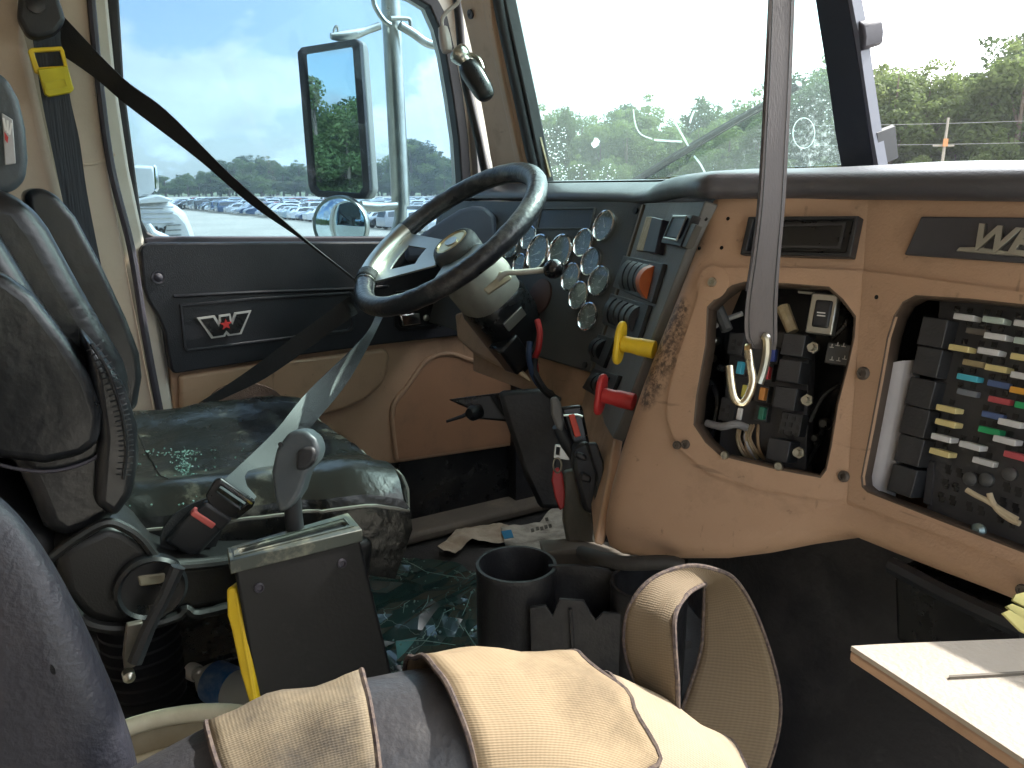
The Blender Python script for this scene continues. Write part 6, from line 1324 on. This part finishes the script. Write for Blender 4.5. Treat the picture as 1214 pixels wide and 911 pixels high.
# ------------------------------------------------------------------ padded dark cylinder wrapped in khaki straps, in front
cy_p = smooth_path([D(150, 1060, .42), D(270, 985, .43), D(410, 931, .445), D(560, 906, .46), D(690, 915, .475), D(800, 972, .48), D(880, 1040, .48)], 8)
cyr = .0545
bo = thing('armrest_bolster', D(480, 1000, .46), 'dark vinyl armrest bolster across the foreground under khaki straps', 'armrest')
nP = len(cy_p); rad = [cyr*(1 if i < nP-18 else 1-.06*(i-nP+18)/18) for i in range(nP)]
fr_l = []
t0 = (cy_p[1]-cy_p[0]).normalized(); up0 = V((0, 0, 1))
for i in range(nP):
    t = (cy_p[min(i+1, nP-1)]-cy_p[max(i-1, 0)]).normalized(); a = (up0-t*up0.dot(t)).normalized(); fr_l.append((cy_p[i], t, a, t.cross(a)))
def cyl_pt(s, ang_, r):
    s = max(0, min(nP-1.001, s)); i = int(s); f = s-i; p0, t0_, a0, b0_ = fr_l[i]; p1, t1_, a1, b1_ = fr_l[i+1]
    p, a, b = lerp(p0, p1, f), lerp(a0, a1, f), lerp(b0_, b1_, f); r = r*lerp(rad[i], rad[i+1], f)/cyr
    lump = 1+.02*noise.noise(V((s*.3, ang_*1.3, 0)))
    return p+(a*math.cos(ang_)+b*math.sin(ang_))*r*lump
g = G(); g.grid([[cyl_pt(s*.5, q*math.tau/32, cyr) for q in range(32)] for s in range(2*nP-2)], closed=True); g.obj('pad', mat('bolster_vinyl', (.050, .050, .056), .42, vscale=8, bump=.2, bscale=200, dust=.5, dcol=(.14, .135, .13), dscale=12), bo, ang=80)
g = G(); g.tube([cyl_pt(24.5, q*math.tau/32, cyr+.0005) for q in range(32)], .0012, 6, closed=True); g.obj('seam', rubber, bo)
def s_at(px):  # station of the cylinder nearest a picture column (used once, to lay the straps on it)
    best = min(range(nP), key=lambda i: abs(cy_p[i].dot(CR)/cy_p[i].dot(CF)*FP+607-px)); return best
def strap(name, fA, fB, rr, m, label, a0=-2.6, a1=2.6, ripple=.0):
    th_t = thing(name, cy_p[s_at(500)], label, 'strap', 'khaki webbing straps in the foreground'); g = G(); n = 54; rows = []
    for q in range(n+1):
        ang_ = lerp(a0, a1, q/n); sA, sB = fA(ang_), fB(ang_)
        rows.append([cyl_pt(lerp(sA, sB, k/10), ang_, rr+ripple*noise.noise(V((ang_*2.5, k*.35, 5)))) for k in range(11)])
    g.grid(rows); o_ = g.obj('webbing', m, th_t, ang=80, solid=.0018); set_uv(o_, 11, .0075, (a1-a0)/n*rr)
    for k in (0, 10):
        g = G(); g.tube([r_[k] for r_ in rows], .0017, 6); g.obj('bound_edge', web_edge, th_t)
    return th_t
strap('wrapped_strap', lambda a: s_at(300)-.5+1.2*math.sin(a), lambda a: s_at(441)+.25*math.sin(a*2), cyr+.003, weave('grimy_weave', (.27, .215, .14), (.20, .155, .10), stain=(.05, .042, .035), samt=.95, sscale=8, sp=.41), 'grimy khaki strap wrapped round the left part of the dark bolster', ripple=.004)
def tabf(tb):
    def f(a):
        if a <= tb[0][0]: return tb[0][1]
        for (x0, y0), (x1, y1) in zip(tb, tb[1:]):
            if a <= x1: q = (a-x0)/(x1-x0); q = q*q*(3-2*q); return lerp(y0, y1, q)
        return tb[-1][1]
    return f
strap('wide_strap', lambda a: s_at(519)+1.7*(math.sin(a-.2)), tabf([(-1.2, s_at(650)-.5), (-.3, s_at(662)), (.25, s_at(694)+.2), (.62, s_at(716)+.2), (.85, s_at(700)), (1.2, s_at(655)), (1.9, s_at(600))]), cyr+.009, web_k, 'wide clean khaki strap folded over the middle of the dark bolster', a0=-2.2, a1=2.0, ripple=.004)
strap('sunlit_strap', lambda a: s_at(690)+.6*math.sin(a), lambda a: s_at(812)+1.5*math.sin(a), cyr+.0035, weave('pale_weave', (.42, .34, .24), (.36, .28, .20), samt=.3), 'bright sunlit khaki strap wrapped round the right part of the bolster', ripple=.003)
# standing loop of khaki webbing
lp_ = thing('strap_loop', D(830, 980, .58), 'upright loop of brown khaki webbing standing in front of the cup holders', 'strap', 'khaki webbing straps in the foreground')
PA = [(830, 960), (790, 880), (762, 825), (746, 790), (740, 755), (748, 716), (774, 686), (815, 671), (850, 676), (873, 689), (895, 725), (915, 780), (925, 830), (921, 875), (905, 925), (880, 975)]
PB = [(850, 950), (824, 890), (806, 858), (803, 805), (800, 764), (801, 728), (816, 704), (834, 693), (836, 694), (835.5, 700), (834, 735), (831, 772), (816, 820), (801, 862), (786, 905), (770, 950)]
dd = [.505, .507, .51, .51, .51, .512, .52, .54, .565, .575, .585, .59, .595, .60, .60, .60]; de = [.475, .477, .48, .482, .485, .495, .52, .56, .59, .60, .605, .61, .61, .61, .61, .61]
a = smooth_path([D(p[0], p[1], q) for p, q in zip(PA, dd)], 6); b = smooth_path([D(p[0], p[1], q) for p, q in zip(PB, de)], 6)
g = G(); k = 8; rows = [[lerp(p, q, j/k)+V((0, 0, .0012*noise.noise(V((i*.2, j*.6, 1))))) for j in range(k+1)] for i, (p, q) in enumerate(zip(a, b))]; g.grid(rows)
g.obj('webbing', weave('brown_weave', (.20, .15, .095), (.15, .11, .07), k=130), lp_, ang=80, solid=.0018); set_uv(bpy.data.objects[[n_ for n_ in LOC if n_.startswith('webbing')][-1]], 9, .0062, .004)
for e in (a, b):
    g = G(); g.tube(e, .0016, 6); g.obj('bound_edge', web_edge, lp_)

# ------------------------------------------------------------------ strap and hook hanging from the roof
hs = thing('hanging_strap', D(905, 400, .62), 'grey brown strap hanging down in front of the dash with a metal hook', 'strap')
SA = [(921, -420), (914, -60), (912, 0), (909, 80), (905, 160), (900, 240), (893, 300), (886, 345), (883, 375), (884, 400), (892, 412)]; SB = [(951, -420), (944, -60), (941, 0), (938, 80), (934, 160), (930, 240), (925, 300), (922, 345), (921, 375), (921, 400), (919, 414)]
dv = lambda t: (lerp(.472, .552, t*10) if t < .1 else lerp(.552, .622, (t-.1)/.9))
g = pxribbon(SA, SB, dv, lambda t: dv(t)+.004+.006*math.sin(t*6), th=.0022); g.obj('webbing', web_s, hs)
g = pxribbon([(911, 0), (907, 80), (903, 160), (898, 240), (891, 300), (884, 345)][:6], [(914, 0), (911, 80), (907, 160), (902, 240), (895, 300), (888, 345)], lambda t: lerp(.552, .618, t)+.006, th=.002); g.obj('back_layer', web_s, hs)
for q in (.12, .88):
    g = G(); g.tube(smooth_path([lerp(D(a_[0], a_[1], dv(i/10)), D(b_[0], b_[1], dv(i/10)+.004+.006*math.sin(i/10*6)), q)-CF*.0014 for i, (a_, b_) in enumerate(zip(SA, SB))], 5), .0004, 4); g.obj('stitch_line', web_g, hs)
g = G(); g.tube(smooth_path([D(905, 398, .612), D(909, 402, .611), D(909, 420, .615), D(905, 440, .617), D(900, 455, .618)], 5), .0034, 8); g.obj('hook_pin', steel, hs)
g = G(); g.tube(smooth_path([D(887, 416, .613), D(889, 432, .610), D(892, 452, .608), (D(887, 470, .607)), D(879, 479, .607), D(871, 473, .608), D(867, 455, .610), D(865, 434, .612)], 6), .0033, 10); g.obj('hook', mat('zinc_hook', (.72, .64, .46), .25, 1.0, vscale=14, col2=(.5, .48, .42)), hs)
g = G(); g.tube([D(884, 414, .615), D(890, 414, .613)], .0042, 8); g.obj('hook_eye', brass, hs)

# ------------------------------------------------------------------ litter on the floor
def crumple(name, outline, z0, m, amp, label, cat, seed, n=12, thk=.0012, dz=lambda x, y: 0):
    rs = random.Random(seed); xs_ = [p[0] for p in outline]; ys_ = [p[1] for p in outline]
    bm = bmesh.new(); vs = [bm.verts.new(Z(a, b, z0)) for a, b in outline]; f = bm.faces.new(vs)
    bmesh.ops.triangulate(bm, faces=bm.faces); bmesh.ops.subdivide_edges(bm, edges=bm.edges, cuts=2, use_grid_fill=True); bmesh.ops.triangulate(bm, faces=bm.faces); bmesh.ops.subdivide_edges(bm, edges=bm.edges, cuts=1)
    bmesh.ops.triangulate(bm, faces=bm.faces)
    for v in bm.verts: v.co.z += amp*(noise.noise(v.co*9+V((seed, 0, 0)))+.5*abs(noise.noise(v.co*24+V((0, seed, 0))))+.35)+dz(v.co.x, v.co.y)
    g = G(); bm.verts.index_update(); g.add([v.co.copy() for v in bm.verts], [tuple(v.index for v in f.verts) for f in bm.faces]); bm.free()
    o = g.obj(name, m, smooth=False, solid=thk); return tag(o, label, cat)
news = paper
crumple('crumpled_paper', [(519, 659), (530, 645), (540, 635), (552, 629), (585, 627), (604, 632), (606, 645), (560, 646), (540, 660)], FLZ+.01, paper, .03, 'torn brown paper on the floor left of the printed sheet', 'paper', 3)
pp = crumple('printed_sheet', [(594, 632), (640, 622), (650, 613), (676, 604), (680, 650), (700, 668), (640, 668), (600, 655)], FLZ+.012, mat('printed_paper', (.50, .48, .40), .8, vscale=34, col2=(.16, .15, .13), vamt=.7, dust=.4, dcol=(.12, .1, .08), dscale=30), .02, 'dirty printed sheet with a small blue picture on the driver floor', 'paper', 5)
g = G(); g.ngon([Z(a, b, FLZ+.055) for a, b in ((594, 630), (606, 628), (609, 637), (598, 639))], (0, 0, -.001)); g.obj('blue_picture', mat('blue_print', (.03, .22, .40), .6), pp)
g = G()
for a, b in ((629, 627), (635, 625), (640, 625), (645, 623), (650, 622), (646, 614)): g.ngon([Z(a, b, FLZ+.05), Z(a+3.5, b-.6, FLZ+.05), Z(a+4.5, b+3, FLZ+.05), Z(a+1, b+4, FLZ+.05)], (0, 0, -.001))
o = g.obj('dark_print', MATS['muddy_plate'], pp)
# broken laminated glass
gm = bpy.data.materials.new('shattered_glass'); gm.use_nodes = True; t_ = gm.node_tree; b_ = t_.nodes['Principled BSDF']
b_.inputs['Roughness'].default_value = .12; b_.inputs['Specular IOR Level'].default_value = .7
tc_ = t_.nodes.new('ShaderNodeTexCoord'); nzz = N(t_, 'ShaderNodeTexNoise', Scale=5, Detail=5); t_.links.new(tc_.outputs['Object'], nzz.inputs['Vector'])
vo_ = N(t_, 'ShaderNodeTexVoronoi', Scale=9); vo_.feature = 'DISTANCE_TO_EDGE'
mxv = t_.nodes.new('ShaderNodeMixRGB'); mxv.inputs[0].default_value = .35; t_.links.new(tc_.outputs['Object'], mxv.inputs[1]); t_.links.new(nzz.outputs['Color'], mxv.inputs[2]); t_.links.new(mxv.outputs[0], vo_.inputs['Vector'])
rr_ = t_.nodes.new('ShaderNodeMapRange'); rr_.inputs['From Min'].default_value = .0; rr_.inputs['From Max'].default_value = .010; rr_.inputs['To Min'].default_value = .8; rr_.inputs['To Max'].default_value = 0; t_.links.new(vo_.outputs['Distance'], rr_.inputs[0])
nz3 = N(t_, 'ShaderNodeTexNoise', Scale=7, Detail=3); t_.links.new(tc_.outputs['Object'], nz3.inputs['Vector']); msk = t_.nodes.new('ShaderNodeMapRange'); msk.inputs['From Min'].default_value = .46; msk.inputs['From Max'].default_value = .6; t_.links.new(nz3.outputs['Fac'], msk.inputs[0])
mm_ = math_node(t_, 'MULTIPLY', rr_.outputs[0], msk.outputs[0])
base = t_.nodes.new('ShaderNodeMixRGB'); base.inputs[1].default_value = (.008, .024, .022, 1); base.inputs[2].default_value = (.026, .064, .058, 1); t_.links.new(nzz.outputs['Fac'], base.inputs[0])
fin = t_.nodes.new('ShaderNodeMixRGB'); t_.links.new(mm_, fin.inputs[0]); t_.links.new(base.outputs[0], fin.inputs[1]); fin.inputs[2].default_value = (.35, .52, .46, 1); t_.links.new(fin.outputs[0], b_.inputs['Base Color'])
crumple('shattered_pane', [(436, 700), (455, 672), (478, 664), (520, 672), (562, 686), (586, 694), (588, 770), (560, 800), (500, 806), (462, 815), (446, 770)], FLZ+.03, gm, .03, 'crumpled sheet of shattered green laminated glass on the floor right of the shifter', 'broken glass', 2, thk=.004)
crumple('shattered_pane', [(470, 790), (520, 730), (552, 712), (570, 735), (585, 770), (540, 790)], FLZ+.09, gm, .02, 'smaller piece of cracked green glass lying on top, beside the cup holder', 'broken glass', 12, thk=.004)
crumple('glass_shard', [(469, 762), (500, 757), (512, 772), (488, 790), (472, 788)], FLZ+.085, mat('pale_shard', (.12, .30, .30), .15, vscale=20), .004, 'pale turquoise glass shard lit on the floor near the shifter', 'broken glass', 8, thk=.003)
cr_m2 = mat('splinter_glass', (.22, .33, .30), .2)
ck = thing('glass_splinters', Z(520, 740, FLZ+.08), 'loose bright splinters across the shattered green glass', 'broken glass'); rs = random.Random(21)
sp_l = [((536, 722), (520, 742)), ((520, 742), (500, 765)), ((500, 765), (476, 792)), ((478, 664), (505, 678)), ((505, 678), (556, 686)), ((486, 712), (478, 727)), ((550, 744), (574, 778)), ((540, 733), (550, 748)), ((470, 795), (463, 800)), ((508, 706), (500, 724)), ((538, 676), (552, 686)), ((470, 760), (540, 765)), ((560, 700), (548, 730)), ((500, 783), (560, 778))]
for a, b in sp_l:
    g = G(); p0, p1 = Z(a[0], a[1], FLZ+.12), Z(b[0], b[1], FLZ+.12); m_ = lerp(p0, p1, .5)+V((rs.uniform(-.01, .01), 0, rs.uniform(-.005, .01)))
    g.tube([p0, m_, p1], [.0005, .0010, .0004], 5); g.obj('splinter', cr_m2, ck)
g = G()
for i in range(70):
    a, b = rs.choice(sp_l); f = rs.random(); p = lerp(Z(*a, FLZ+.12), Z(*b, FLZ+.12), f)+V((rs.gauss(0, .014), rs.gauss(0, .014), rs.uniform(-.01, .004))); s = rs.uniform(.001, .0035)
    g.box(p, (s, s*1.5, s), Matrix.Rotation(rs.uniform(0, 3), 4, V((rs.random(), rs.random(), rs.random())).normalized()))
o = g.obj('glass_crumbs', cr_m, ck, smooth=False); o['kind'] = 'stuff'
# ------------------------------------------------------------------ thin summer haze over the lot
g = G(); g.box((-400, 300, 30), (2600, 2600, 80))
o = g.obj('haze', bpy.data.materials.new('haze_air'), smooth=False, loc=(0, 0, 0)); o['kind'] = 'stuff'; o['label'] = 'thin pale haze in the air over the lot'; o['category'] = 'haze'
hm = o.data.materials[0]; hm.use_nodes = True; t_ = hm.node_tree; t_.nodes.clear(); oo = t_.nodes.new('ShaderNodeOutputMaterial'); pv = t_.nodes.new('ShaderNodeVolumePrincipled')
pv.inputs['Color'].default_value = (.93, .96, 1, 1); pv.inputs['Density'].default_value = .00035; pv.inputs['Anisotropy'].default_value = .3; t_.links.new(pv.outputs[0], oo.inputs['Volume'])
o.display_type = 'WIRE'
